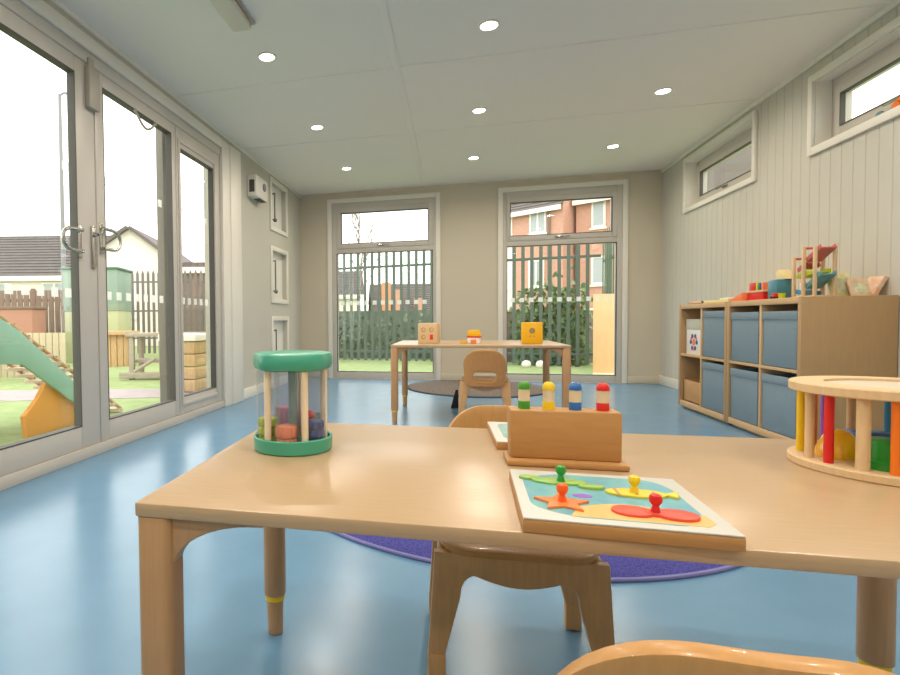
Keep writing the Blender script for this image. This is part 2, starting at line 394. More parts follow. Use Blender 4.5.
# ---- high windows on the right
def highwin(name,label,h,tr):
    r=thing(name,label,'window',(XR,(h[0]+h[1])/2,h[2]),kind='structure')
    oy=(h[0]+h[1])/2; oz=h[2]; a,b=h[0]-oy,h[1]-oy; top=h[3]-oz
    t=MB(); box_frame(t,'x',-.022,.0,tr[0]-oy,tr[1]-oy,tr[2]-oz,tr[3]-oz,h[0]-tr[0],tr[1]-h[1],h[2]-tr[2],tr[3]-h[3],.004); t.build('window_trim',M['trim'],r)
    fm=MB(); box_frame(fm,'x',.085,.15,a,b,0,top,.05,.05,.045,.07,.004); fm.build('window_frame',M['upvc'],r)
    ln=MB(); box_frame(ln,'x',-.001,.086,a,b,0,top,.006,.006,.006,.006,0); ln.build('reveal_lining',M['trim'],r)
    s=MB(); box_frame(s,'x',.075,.14,a+.045,b-.045,.04,top-.065,.055,.055,.055,.055,.006); sash=s.build('opening_sash',M['upvc'],r)
    g=MB(); box_frame(g,'x',.073,.1,a+.098,b-.098,.093,top-.118,.008,.008,.008,.008,0); g.build('gasket',M['gasket'],r)
    MB().box((.105,a+.09,.085),(.111,b-.09,top-.11)).build('glass_pane',M['glass'],r)
    hd=MB(); hd.box((.06,-.04,-.012),(.075,.04,.012),.004); hd.tube([(.06,0,0),(.045,0,0),(.04,.02,0),(.04,.09,-.003)],.008,8); o=hd.build('handle',M['chrome'],sash); o.location=(0,0,.07)
highwin('window_4','small high window nearer the end wall',R1,(4.945,6.30,1.80,2.345))
highwin('window_5','small high window above the wooden shelf end, with toys on its sill',R2,(2.99,4.30,1.795,2.31))

# ------------------------------------------------------------------ wall and ceiling fittings
for i,(a,b,c_,d) in enumerate(NICHE):
    lab=['white framed wall recess with a vertical bar, topmost of three beside the end corner','white framed wall recess with a vertical bar, middle of three beside the end corner','white framed wall recess with a vertical bar, lowest of three, above the green toy'][i]
    r=thing('wall_recess',lab,'wall recess',(XL,(a+b)/2,c_),group='framed recesses in the left wall')
    w_=(b-a)/2; h_=d-c_
    mb=MB(); box_frame(mb,'x',0,.018,-w_,w_,0,h_,.05,.05,.05,.05,.004); mb.build('frame',M['trim'],r)
    mb=MB(); mb.box((-.062,-w_+nin,nin),(-.05,w_-nin,h_-nin)); mb.build('back_panel',M['white'],r)
    mb=MB(); mb.cyl((.006,-.15,.13),(.006,-.15,h_-.15),.008,n=10); mb.cyl((-.05,-.15,.14),(.006,-.15,.14),.008,n=8); mb.cyl((-.05,-.15,h_-.16),(.006,-.15,h_-.16),.008,n=8); mb.ball((.010,-.15,.13),.022)
    mb.build('vertical_bar',mat('bar_grey',(120,114,106),.4) if 'bar_grey' not in bpy.data.materials else bpy.data.materials['bar_grey'],r)
r=thing('wall_heater','white wall-mounted heater box with a round dial, beside the door frame','heater',(XL,5.2,1.99))
MB().box((0,-.17,0),(.10,.17,.21),.012).build('casing',M['trim'],r)
mb=MB(); mb.cyl((.10,.05,.125),(.114,.05,.125),.042,.036,28,.003); mb.build('dial',M['lampgrey'],r)
mb=MB(); mb.box((.02,-.05,-.004),(.09,.15,.012),.002); mb.build('outlet_grille',M['gasket'],r)
mb=MB(); mb.box((.025,-.173,.04),(.08,-.168,.16),.002); mb.build('side_vent',M['gasket'],r)
# emergency light box
r=thing('emergency_light','long off-white light box on the ceiling above the folding doors','light fitting',(-1.135,2.54,H))
MB().box((-.068,-.33,-.014),(.068,.33,0),.003).build('base',M['greymetal'],r)
MB().box((-.055,-.31,-.055),(.055,.31,-.014),.014).build('diffuser',mat('diffuser_cream',(214,206,188),.4),r)
# downlights
M['lamp']=emit_mat('lamp_glow',(255,244,224),14.)
cols=[(-1.135,'left'),(.189,'middle'),(1.476,'right')]
rows=[(3.252,'nearest'),(4.53,'centre'),(5.828,'farthest')]
DL={(0,0):'round ceiling downlight closest to the long light box',(0,1):'round ceiling downlight in the left row, second from the end wall',(0,2):'round ceiling downlight closest to the end wall, on the folding door side',
    (1,0):'largest round ceiling downlight, in the middle row',(1,1):'round ceiling downlight halfway along the middle row',(1,2):'round ceiling downlight in the middle row, closest to the end wall',
    (2,1):'round ceiling downlight in the right row, closest to the shelf end',(2,2):'round ceiling downlight closest to the end wall, on the board wall side'}
def downlight(x,y,label):
    r=thing('ceiling_downlight',label,'ceiling light',(x,y,H),group='recessed ceiling downlights')
    mb=MB(); mb.lathe([(.046,-.001),(.058,-.001),(.058,-.007),(.050,-.010),(.046,-.008),(.046,-.001)],n=32); mb.build('bezel',M['trim'],r)
    mb=MB(); mb.lathe([(.0,-.008),(.047,-.008),(.047,-.001),(.0,-.001)],n=32); mb.build('lamp',M['lamp'],r)
    L=bpy.data.lights.new('downlight_beam','AREA'); L.shape='DISK'; L.size=.09; L.energy=LAMP_W; L.color=(1,.89,.75); L.spread=math.radians(165)
    o=bpy.data.objects.new('downlight_beam',L); COL.objects.link(o); o.parent=r; o.location=(0,0,-.014)
LAMP_W=7.
for i in range(3):
    for j in range(3):
        if (i,j)==(2,0): downlight(cols[i][0],rows[j][0],'round ceiling downlight above the shelf end'); continue
        downlight(cols[i][0],rows[j][0],DL[i,j])
for i in range(3):
    for k,y in enumerate((1.97,.69,-.6,-1.7)):  # unseen rows added behind and above the camera to fill the room with light
        downlight(cols[i][0],y,'unseen added ceiling downlight behind or above the viewpoint')

# ------------------------------------------------------------------ tables
def make_table(label,W,Dp,h,loc,rz,cat='table'):
    """origin = front left floor corner"""
    r=thing('activity_table',label,cat,loc,rz)
    top=MB(); top.prism(rrect(0,0,W,Dp,(.012,.03,.03,.005)),h-.02,h,bev=.003); top.build('tabletop',M['beech'],r)
    zr=.095
    for sx in (0,1):
        for sy in (0,1):
            x=0 if sx==0 else W; y=.001 if sy==0 else Dp-.004
            dx=1 if sx==0 else -1; dy=1 if sy==0 else -1
            cx=x+dx*.026; cy=y+dy*.026
            if sy==1: cy=y-.062
            mb=MB(); 
            P=rrect(cx-.026,cy-.026,cx+.026,cy+.026,.014 if sy==0 else .025)
            mb.prism(P,zr,h-.02,bev=.002)
            # curved gusset along the apron
            G=[(0,0),(0,-.075)]+[(.026+.13*(1-math.cos(t)), -.075+.068*math.sin(t)) for t in [PI/2*k/10 for k in range(1,11)]]+[(.175,0)]
            if dx<0: G=[(-a,b) for a,b in G][::-1]
            MM=Matrix(((1,0,0,cx),(0,0,1,cy-.014),(0,1,0,h-.0202),(0,0,0,1)))
            mb.prism(G,0,.028,MM,.003)
            G2=[(0,0),(0,-.07)]+[(.026+.10*(1-math.cos(t)), -.07+.063*math.sin(t)) for t in [PI/2*k/10 for k in range(1,11)]]+[(.14,0)]
            if dy<0: G2=[(-a,b) for a,b in G2][::-1]
            MM=Matrix(((0,0,1,cx-.014),(1,0,0,cy),(0,1,0,h-.0204),(0,0,0,1)))
            mb.prism(G2,0,.028,MM,.003)
            l=mb.build('leg',M['beechleg'],r)
            m2=MB(); m2.cyl((cx,cy,zr-.012),(cx,cy,zr),.0235,n=24); m2.build('collar_ring',M['yellow'],l)
            m3=MB(); m3.cyl((cx,cy,.0),(cx,cy,zr-.011),.018,.0205,24,.003); m3.build('extension',M['beechleg'],l)
    return r
make_table('large beech table in the foreground carrying the toys',1.245,.628,.50,(-.433,.656,0),math.radians(1.4))
make_table('beech table standing by the end windows',1.205,.93,.572,(-.452,3.925,0),0)

# ------------------------------------------------------------------ chairs
def make_chair(label,loc,rz,hs=.29,hb=.525,w=.145):
    r=thing('child_chair',label,'chair',loc,rz)
    z0=hs-.045
    out=rrect(-w,z0,w,hb,(.05,.11,.11,.05),10)
    out=[(x*(1-.10*(hb-z)/(hb-z0)),z) for x,z in out]
    hole=rrect(-.075,hs-.01,.075,hs+.055,(.03,.022,.022,.03),8)
    def fm(x,z,o):
        y=-.135-.16*(z-hs)-.028*(1-(x/w)**2)
        n=Vector((-.056*x/(w*w)*1.0,1,.16)).normalized()
        return Vector((x,y,z))+n*o
    b=MB().panel(out,hole,fm,.017); b.build('backrest',M['ply'],r)
    so=rrect(-.155,-.135,.155,.165,(.05,.06,.06,.05),8)
    s=MB().panel(so,None,lambda x,y,o: Vector((x,y,hs-.006-(.35*max(0,y-.10))*1.0*max(0,y-.10)*4+o)),.014); s.build('seat',M['ply'],r)
    def arch(y):
        zf=.06; W=.178; T=.165; zt=hs-.016
        P=[(-W,zf),(-W+.034,zf)]
        P+=[(-T+.052+.0*k,zt-.09) for k in (0,)]
        P+=[(-T+.052+.028*(1-math.cos(t)), zt-.09+.045*math.sin(t)) for t in [PI/2*k/8 for k in range(1,9)]]
        Q=[(-a,b) for a,b in P][::-1]
        poly=P+[(-T+.05+.012*k+.06,zt-.045-.016*math.sin(PI*k/9)) for k in ()]+[(.085*u,zt-.045-.018*math.cos(PI/2*u)) for u in (-.8,-.6,-.4,-.2,0,.2,.4,.6,.8)]+Q+[(T,zt),(-T,zt)]
        MM=Matrix(((1,0,0,0),(0,0,1,y-.011),(0,1,0,0),(0,0,0,1)))
        mb=MB().prism(poly,0,.022,MM,.003); o=mb.build('leg_frame',M['plyf'],r)
        for sx in (-1,1):
            m=MB().box((sx*(W-.017)-.018,y-.013,0),(sx*(W-.017)+.018,y+.013,zf+.0005),.003); m.build('foot',M['plyf'],o)
    arch(.145); arch(-.115)
    for sx in (-1,1):
        MB().box((sx*.148-.011,-.104,hs-.062),(sx*.148+.011,.134,hs-.016),.003).build('side_rail',M['plyf'],r)
    return r
make_chair('beech child chair tucked under the far side of the foreground table',(.118,1.285,0),PI+math.radians(2))
make_chair('orange-toned beech child chair cut off by the lower picture edge',(.202,.622,0),math.radians(0),hs=.245)
make_chair('beech child chair with a handle hole at the table by the end windows',(.205,4.02,0),math.radians(-3),hs=.335,hb=.545)

# ------------------------------------------------------------------ rugs
def rug(label,loc,R,mp,me,th,edge):
    r=thing('round_rug',label,'rug',loc)
    mb=MB(); t=bmesh.new(); n=160
    prof=[(R-edge,0),(R-edge,th*.8),(R-edge-.01,th),(R*.8,th),(R*.5,th),(0.0,th)]
    mb.lathe(prof,n=n); mb.build('pile',mp,r)
    mb=MB(); mb.lathe([(R-edge+.0005,0),(R,0),(R+.002,th*.4),(R,th*.75),(R-edge+.0005,th*.85),(R-edge+.0005,0)],n=n); mb.build('border',me,r)
rug('round violet-blue pile rug under the foreground table',(.185,2.665,0),1.02,M['rugp'],M['rugpedge'],.014,.009)
rug('round grey rug in front of the end windows',(.22,6.14,0),.74,M['rugg'],M['ruggedge'],.014,.02)
mb=MB(); mb.prism([(0,0),(.065,0),(.06,.155),(.04,.16)],0,.03,Matrix(((1,0,0,0),(0,0,1,0),(0,1,0,0),(0,0,0,1))),.003)
o=mb.build('wedge',M['black'],loc=(-.035,4.72,0)); tag(o,'small upright black wedge beside the leg of the far chair','wedge')

# ------------------------------------------------------------------ toy shelves
SX=1.825; SD=.427; SH=.858
def shelf(label,y0,y1):
    r=thing('cube_shelf',label,'shelf unit',(SX,y0,0))
    L=y1-y0; t=.032
    for n,a,b in (('top_board',(.001,t,SH-.036),(SD,L-t,SH-.0005)),('bottom_board',(.001,t,.02),(SD,L-t,.062))):
        MB().box(a,b,.002).build(n,M['shelf'],r)
    for y in (0,L-t): MB().box((0,y,.02),(SD,y+t,SH),.002).build('side_panel',M['shelfside'],r)
    MB().box((.004,L/2-.011,.062),(SD-.01,L/2+.011,SH-.036),.001).build('divider',M['shelf'],r)
    for a,b in ((t,L/2-.011),(L/2+.011,L-t)): MB().box((.004,a,.434),(SD-.01,b,.452),.001).build('shelf_board',M['shelf'],r)
    MB().box((SD-.009,t,.062),(SD-.001,L-t,SH-.036)).build('back_panel',M['shelfside'],r)
    MB().box((.03,.02,0),(SD-.02,L-.02,.02)).build('plinth',M['shelfside'],r)
    return (y0+t,y0+L/2-.011),(y0+L/2+.011,y1-t)
nA,nB=shelf('birch cube shelf unit nearer the viewpoint, four blue-grey bins inside',3.53,4.36)
fA,fB=shelf('birch cube shelf unit nearer the end wall, with two open cubbies',4.365,5.19)
def fbin(y0,y1,z,h,label):
    r=thing('storage_bin',label,'storage bin',(SX+.008,(y0+y1)/2,z),group='blue-grey fabric bins in the shelf cubes')
    w_=(y1-y0)/2-.012; d=.37
    mb=MB(); t=.008
    mb.box((0,-w_,0),(d,w_,t),.003); mb.box((0,-w_,0),(t,w_,h),.003); mb.box((d-t,-w_,0),(d,w_,h),.003); mb.box((0,-w_,0),(d,-w_+t,h),.003); mb.box((0,w_-t,0),(d,w_,h),.003)
    mb.build('body',M['bin'],r)
    mb=MB(); box_frame(mb,'x',0,.0,0,0,0,0,0,0,0,0,0) if 0 else None
    mb.box((-.004,-w_,h-.05),(.002,w_,h-.001),.002); mb.build('rim_band',M['bin'],r)
fbin(*nA,.452,.33,'blue-grey fabric bin, top row next to the wooden shelf end')
fbin(*nB,.452,.33,'blue-grey fabric bin, top row second from the wooden shelf end')
fbin(*nA,.062,.34,'blue-grey fabric bin, bottom row next to the wooden shelf end')
fbin(*nB,.062,.34,'blue-grey fabric bin, bottom row second from the wooden shelf end')
fbin(*fA,.452,.345,'blue-grey fabric bin, top row beside the open cubby with the white box')
fbin(*fA,.062,.35,'blue-grey fabric bin, bottom row beside the low wooden crate')
r=thing('white_box','white picture box with a coloured flower print in the top open cubby','box',(SX+.03,(fB[0]+fB[1])/2,.452))
MB().box((0,-.145,0),(.25,.145,.28),.004).build('body',M['white'],r)
MB().box((-.002,-.148,.20),(.252,.148,.285),.004).build('lid',mat('box_lid',(196,196,180),.5),r)
fl=MB(); fl.cyl((-.0015,0,.10),(0,0,.10),.028,n=16); o=fl.build('flower_centre',M['coral'],r)
fl=MB()
for k in range(6): fl.cyl((-.002,.055*math.cos(k*PI/3),.10+.055*math.sin(k*PI/3)),(0,.055*math.cos(k*PI/3),.10+.055*math.sin(k*PI/3)),.018,n=12)
fl.build('flower_petals',M['navy'],r)
fl=MB()
for k in range(3): fl.cyl((-.0022,.055*math.cos(k*2*PI/3+.5),.10+.055*math.sin(k*2*PI/3+.5)),(0,.055*math.cos(k*2*PI/3+.5),.10+.055*math.sin(k*2*PI/3+.5)),.014,n=12)
fl.build('flower_dots',M['pink'],r)
r=thing('wooden_crate','low tan wooden crate in the bottom open cubby','crate',(SX+.02,(fB[0]+fB[1])/2,.062))
mb=MB(); mb.box((0,-.16,0),(.33,.16,.012),.002); mb.box((0,-.16,0),(.012,.16,.175),.002); mb.box((.318,-.16,0),(.33,.16,.175),.002); mb.box((0,-.16,0),(.33,-.148,.175),.002); mb.box((0,.148,0),(.33,.16,.175),.002); mb.build('body',M['crate'],r)

# ---- toys on top of the shelves
def leanbox(name,label,cat,loc,size,ry,rz,m,face=None,group=None):
    r=thing(name,label,cat,loc,rz,group)
    w_,d,h=size
    MM=Matrix.Rotation(ry,4,'X')
    MB().box((-w_/2,0,0),(w_/2,d,h),.003,MM).build('body',m,r)
    return r,MM
z=SH
# flat puzzle boards stacked at the seam of the two units
r=thing('puzzle_board','pale yellow board lying flat on the shelf top over the seam of the units','puzzle',(1.99,4.66,z),math.radians(12))
MB().box((-.13,-.13,0),(.13,.13,.018),.003).build('board',mat('pale_yellow',(226,214,150),.5),r)
MB().box((-.10,-.10,.018),(.10,.10,.021),.001).build('picture_inset',M['lime'],r)
r=thing('puzzle_board','white edged board lying on top of the pale yellow board','puzzle',(2.02,4.60,z+.021),math.radians(-8))
MB().box((-.11,-.10,0),(.11,.11,.014),.003).build('board',M['white'],r)
MB().box((-.09,-.09,.014),(.09,.09,.016),.001).build('picture_inset',M['coral'],r)
r=thing('flat_tray','thin pale wooden tray lying at the end wall end of the shelf top','tray',(1.99,5.0,z))
mb=MB(); mb.box((-.12,-.12,0),(.12,.12,.008),.002); box_frame(mb,'y',0,0,0,0,0,0,0,0,0,0) if 0 else None
mb.box((-.12,-.12,0),(-.108,.12,.022),.002); mb.box((.108,-.12,0),(.12,.12,.022),.002); mb.box((-.12,-.12,0),(.12,-.108,.022),.002); mb.box((-.12,.108,0),(.12,.12,.022),.002); mb.build('body',M['pale'],r)
r=thing('wooden_disc','small dark wooden disc lying in the thin tray','toy disc',(1.97,5.0,z+.008)); MB().cyl((0,0,0),(0,0,.014),.03,n=20,bev=.003).build('disc',M['crate'],r)
# red stacked blocks
r=thing('red_toy_box','red toy box with a cream ledge and coloured bars on top','toy box',(1.93,4.12,z))
MB().box((-.05,-.09,0),(.07,.10,.05),.004).build('base',M['red'],r)
MB().box((-.055,-.10,.05),(.075,.11,.062),.002).build('ledge',M['pale'],r)
MB().box((-.04,.02,.062),(.06,.10,.115),.004).build('upper_block',M['red'],r)
for k,(m,n) in enumerate((('lime','bar'),('green2','bar'),('navy','bar'),('coral','bar'))):
    MB().box((-.04,.0-.022*k,.062),(.06,.019-.022*k,.112),.003).build(n,M[m],r)
r=thing('red_ramp_toy','small red sloping toy lying against the red toy box','toy',(1.90,4.31,z),0)
mb=MB(); mb.prism([(-.085,0),(.085,0),(.085,.012),(-.085,.055)],-.05,.05,Matrix(((0,0,1,0),(1,0,0,0),(0,1,0,0),(0,0,0,1))),.004); mb.build('wedge_body',M['coral'],r)
# blue cube
r=thing('toy_cube','teal blue square toy cube on the shelf top','toy cube',(1.93,3.93,z))
MB().box((-.05,-.05,0),(.05,.05,.115),.006).build('body',M['teal'],r)
MB().box((-.042,-.042,.115),(.042,.042,.118),.001).build('lid',M['skyblue'],r)
r=thing('roof_block','cream roof-shaped block lying on the teal toy cube','toy block',(1.95,3.915,z+.118),math.radians(4))
mb=MB(); mb.prism([(-.05,0),(.055,0),(.055,.05),(.03,.062)],-.03,.03,Matrix(((0,0,1,0),(1,0,0,0),(0,1,0,0),(0,0,0,1))),.003); mb.build('block',mat('cream',(228,206,146),.5),r)
for lab,x,y,m,n in (('small red toy car in front of the teal cube',1.865,3.86,'red',0),('small yellow-green toy cup beside the marble run',1.86,3.785,'lime',1)):
    if n==0:
        r=thing('toy_car',lab,'toy car',(x,y,z)); MB().box((-.015,-.028,.008),(.015,.028,.022),.004).build('body',M[m],r)
        MB().box((-.012,-.014,.022),(.012,.012,.034),.004).build('cabin',M[m],r)
        for sy in (-.017,.017): MB().cyl((-.017,sy,.008),(.017,sy,.008),.008,n=14).build('wheel',M['black'],r)
    else:
        r=thing('toy_cup',lab,'toy cup',(x,y,z)); MB().lathe([(0,0),(.014,0),(.018,.03),(.015,.03),(.012,.004),(0,.004)],n=20).build('cup',M[m],r)
# marble run : two towers with zigzag ramps
r=thing('marble_run','wooden marble run tower with red and blue sloping ramps','marble run',(1.95,3.665,z))
pw=.015
def post(x,y,h): MB().box((x-pw/2,y-pw/2,0),(x+pw/2,y+pw/2,h),.002).build('post',M['pale'],r)
for x in (-.045,.045):
    post(x,.095,.235); post(x,.005,.285); post(x,-.095,.275)
MB().box((-.05,-.10,0),(.05,.10,.008),.002).build('base',M['pale'],r)
def ramp(y0,z0,y1,z1,m):
    L=math.dist((y0,z0),(y1,z1)); a=math.atan2(z1-z0,y1-y0)
    MM=Matrix.Translation((0,y0,z0))@Matrix.Rotation(a,4,'X')
    mb=MB(); mb.box((-.036,0,-.004),(.036,L,.004),.002,MM); mb.box((-.036,0,.004),(-.030,L,.022),.002,MM); mb.box((.030,0,.004),(.036,L,.022),.002,MM); mb.build('ramp',M[m],r)
ramp(-.125,.265,0.0,.20,'dullred'); ramp(.085,.165,.012,.195,'dullred'); ramp(-.085,.135,.085,.115,'lime'); ramp(-.13,.12,.0,.05,'dullteal'); ramp(.09,.045,.0,.03,'skyblue')
MB().cyl((-.05,.095,.225),(.05,.095,.225),.007,n=12).build('cross_bar',M['dullred'],r)
MB().cyl((-.05,.005,.275),(.05,.005,.275),.007,n=12).build('cross_bar',M['dullred'],r)
MB().box((-.03,.03,.010),(.03,.07,.085),.004).build('white_block',M['white'],r)
# leaning books and folding house
def book(label,x,y,w_,h,t,lean,rz,m,m2):
    b=thing('picture_book',label,'book',(x,y,z),rz)
    MM=Matrix.Rotation(lean,4,'X')
    MB().box((-w_/2,0,0),(w_/2,t,h),.003,MM).build('cover',m,b)
    MB().box((-w_/2+.02,-.0015,.02),(w_/2-.02,.001,h-.03),0,MM).build('cover_picture',m2,b)
    return b
bm_=mat('book_yellow',(214,200,120),.5,noise=.5,scale=25,rgb2=(232,226,190)); b2=mat('book_pale',(224,204,170),.5,noise=.3,scale=30,rgb2=(220,160,130))
bp1=mat('book_picture',(228,222,190),.5,noise=.6,scale=30,rgb2=(170,190,150))
book('thick yellow-green picture book leaning beside the marble run',2.065,3.61,.105,.135,.03,math.radians(-14),math.radians(12),bm_,bp1)
book('pale pinkish picture book leaning near the corner of the shelf top',2.125,3.58,.10,.105,.012,math.radians(-20),math.radians(8),b2,bp1)
r=thing('slatted_board','pale wooden slatted board leaning against the pinkish book','toy',(2.19,3.655,z),math.radians(5))
MM=Matrix.Rotation(math.radians(28),4,'Y')
MB().box((-.012,-.05,0),(.012,.05,.118),.003,MM).build('panel',b2,r)
# toys on the sill of the nearer high window
r=thing('orange_toy','small orange animal toy on the sill of the nearer high window','toy',(XR-.0+.012,3.605,1.845)); 
MB().ball((0,0,.022),.022,(.7,1.3,1)).ball((0,-.028,.042),.015).build('body',M['orange'],r)
r=thing('blue_toy','small grey-blue toy on the sill beside the orange animal toy','toy',(XR+.012,3.72,1.845)); 
MB().ball((0,0,.016),.016,(.8,1.7,1)).build('body',mat('greyblue',(90,130,150),.4),r)

# ------------------------------------------------------------------ toys on the foreground table
TZ=.50
# --- green see-through sorting drum
r=thing('rattle_drum','green see-through cylinder toy with a lobed lid at the table end','toy',(-.31,1.018,TZ),0)
mb=MB(); mb.lathe([(0,0),(.074,0),(.077,.003),(.078,.026),(.0755,.028),(.073,.026),(.072,.008),(0,.008)],n=64); mb.build('base',M['green'],r)
def lobes(R,e,n=5,ph=0): return [(R*(1+e*math.cos(n*(t-ph)))*math.cos(t),R*(1+e*math.cos(n*(t-ph)))*math.sin(t)) for t in [2*PI*k/120 for k in range(120)]]
mb=MB(); mb.prism(lobes(.0770,.05,5,math.radians(-73-3+36)),.156,.190,bev=.010); mb.build('lid',M['green'],r)
rel=lambda d: math.radians(-73+d)
RT=.048
for k in range(5):
    a=rel(-15+72*k); cx,cy=RT*math.cos(a),RT*math.sin(a)
    mb=MB(); mb.lathe([(.0228,.0085),(.0228,.156),(.0215,.156),(.0215,.0085),(.0228,.0085)],(cx,cy,0),28); mb.build('clear_tube',M['clear'],r)
    a2=a+PI/5
    mb=MB(); mb.cyl((.0615*math.cos(a2),.0615*math.sin(a2),.008),(.0615*math.cos(a2),.0615*math.sin(a2),.157),.0068,n=18); mb.build('dowel',M['cream'],r)
mb=MB(); mb.cyl((0,0,.008),(0,0,.157),.009,n=18); mb.build('centre_post',M['gearpost'],r)
def gear(R,n=10): return [(R*(1+.07*math.cos(n*t))*math.cos(t),R*(1+.07*math.cos(n*t))*math.sin(t)) for t in [2*PI*k/80 for k in range(80)]]
stacks=[(-87,[('lime',.018),('lime',.018),('lime',.018)],'yellow-green'),(-15,[('coral',.022),('coral',.024)],'orange'),(57,[('navy',.017),('navy',.017),('navy',.017)],'navy blue'),(-159,[('pink',.034),('pink',.034)],'pink'),(129,[('gearpost',.03),('gearpost',.028)],'grey-green')]
for d_,ds,cn in stacks:
    zz=TZ+.0088; a=rel(d_)
    cx=-.31+RT*math.cos(a); cy=1.018+RT*math.sin(a)
    pos=['lowest','middle','topmost'] if len(ds)==3 else ['lower','upper']
    for k,(m,t) in enumerate(ds):
        g=thing('rattle_disc','%s %s ridged disc inside the clear tubes of the green drum'%(pos[k],cn),'toy disc',(cx,cy,zz),k*.3,group='coloured discs inside the green drum')
        MB().prism(gear(.0196),0,t-.001,bev=.004).build('disc',M[m],g); zz+=t
a=rel(57)
g=thing('rattle_bead','small red bead on top of the navy blue discs in the green drum','toy bead',(-.31+RT*math.cos(a)-.008,1.018+RT*math.sin(a),TZ+.0088+.0512)); MB().ball((0,0,.009),.009).build('bead',M['red'],g)
# --- pop-up peg box
r=thing('peg_box','orange-brown wooden pop-up toy box behind the picture puzzle','toy box',(.181,1.005,TZ),math.radians(.8))
MB().box((-.096,-.036,0),(.094,.036,.011),.004).build('base',M['popbox'],r)
MB().box((-.089,-.020,.011),(.086,.026,.094),.004).build('body',M['popbox'],r)
for x,m,nm in ((-.064,'green2','green'),(-.024,'yellow','yellow'),(.018,'blue','blue'),(.061,'pegred','red')):
    p=thing('peg_figure','%s-capped wooden peg with a pale face standing in the pop-up box'%nm,'toy peg',(.181+x,1.006,TZ+.094),group='pegs in the pop-up box')
    R=.0098
    MB().lathe([(0,0),(R*1.02,0),(R*1.02,.013),(R,.0135),(0,.0135)],n=28).build('lower_band',M[m],p)
    MB().lathe([(0,.0136),(R*.97,.0136),(R*.97,.034),(0,.034)],n=28).build('face_band',mat('peg_cream',(226,206,172),.5) if 'peg_cream' not in bpy.data.materials else bpy.data.materials['peg_cream'],p)
    MB().lathe([(0,.0341),(R*1.05,.0341),(R*1.05,.038),(R*.95,.0425),(R*.7,.0455),(R*.35,.047),(0,.0474)],n=28).build('cap',M[m],p)
# --- picture puzzle with knobs
r=thing('knob_puzzle','square wooden puzzle with an underwater picture and four coloured knobs','puzzle',(.0765,.668,TZ),math.radians(-1.3))
PW,PH=.222,.215
MB().box((0,0,0),(PW,PH,.0155),.002).build('board',M['popbox'],r)
MB().box((0.0005,.0005,.0155),(PW-.0005,PH-.0005,.018),.001).build('white_face',M['cardwhite'],r)
def blob(pts): return pts
def flat(name,pts,zt,m): return MB().prism(pts,.018,zt).build(name,m,r)
sea=mat('sea_blue',(96,160,178),.4,noise=.3,scale=25,rgb2=(120,182,178))
def wob(x0,y0,x1,y1,rr,a,n): 
    P=rrect(x0,y0,x1,y1,rr,10); cx,cy=(x0+x1)/2,(y0+y1)/2; out=[]
    for x,y in P:
        t=math.atan2(y-cy,x-cx); k=1+a*math.cos(n*t); out.append((cx+(x-cx)*k,cy+(y-cy)*k))
    return out
flat('sea_picture',wob(.017,.016,.205,.198,.05,.03,7),.0183,sea)
sand=[(.055,.018)]+[(.07+.02*k,.055+.022*math.sin(k*.55)) for k in range(7)]+[(.205,.058),(.206,.03),(.195,.018)]
flat('sand_picture',sand,.0185,mat('sand',(228,184,112),.4))
def star(cx,cy,R,q,n=5,ph=.3):
    return [((R if k%2==0 else q)*math.cos(ph+PI*k/n)+cx,(R if k%2==0 else q)*math.sin(ph+PI*k/n)+cy) for k in range(2*n)]
def oval(cx,cy,a,b,n=24,th=0): return [(cx+a*math.cos(t)*math.cos(th)-b*math.sin(t)*math.sin(th),cy+a*math.cos(t)*math.sin(th)+b*math.sin(t)*math.cos(th)) for t in [2*PI*k/n for k in range(n)]]
def piece(name,shapes,m,knob,km):
    mb=MB()
    for i_,s in enumerate(shapes): mb.prism(s,.018,.0215+.0004*i_,bev=.0006)
    o=mb.build(name,m,r)
    k=MB(); kx,ky=knob
    k.lathe([(0,.0215),(.0055,.0215),(.0045,.026),(.0035,.030),(.0065,.034),(.0072,.038),(.006,.042),(.003,.0436),(0,.0438)],(kx,ky,0),20); k.build('knob',km,o)
    return o
piece('starfish_piece',[star(.052,.062,.034,.017)],mat('starfish',(238,128,60),.4),(.052,.062),M['knoborange'])
piece('crab_piece',[oval(.127,.048,.023,.018),oval(.172,.045,.023,.018),oval(.150,.046,.010,.010)],mat('crab',(226,84,62),.4),(.150,.045),M['red'])
piece('fish_piece',[oval(.15,.123,.036,.017),[(.182,.123),(.203,.139),(.196,.112)]],mat('fish_yellow',(232,206,60),.4),(.148,.122),M['yellow'])
piece('turtle_piece',[oval(.062,.155,.036,.014),oval(.024,.166,.014,.008),oval(.10,.137,.016,.008)],mat('turtle',(120,184,104),.4,noise=.5,scale=60,rgb2=(170,190,80)),(.064,.152),M['deepgreen'])
flat('small_fish_picture',oval(.082,.100,.012,.008),.0187,M['purple'])
mb=MB()
for k in range(3): mb.box((.125+.022*k,.108+.003*k,.0215),(.129+.022*k,.134-.003*k,.0218))
mb.build('fish_stripes',M['crate'],r)
# --- second puzzle behind the box
r=thing('tray_puzzle','white-topped wooden puzzle half hidden behind the pop-up box','puzzle',(.077,1.088,TZ),math.radians(1.5))
MB().box((0,0,0),(.18,.21,.013),.002).build('board',M['popbox'],r)
MB().box((.0005,.0005,.013),(.1795,.2095,.0155),.001).build('white_face',M['cardwhite'],r)
MB().prism(rrect(.018,.018,.162,.192,.03),.0155,.0158).build('picture',mat('pale_teal',(150,190,180),.4,noise=.3,scale=30),r)
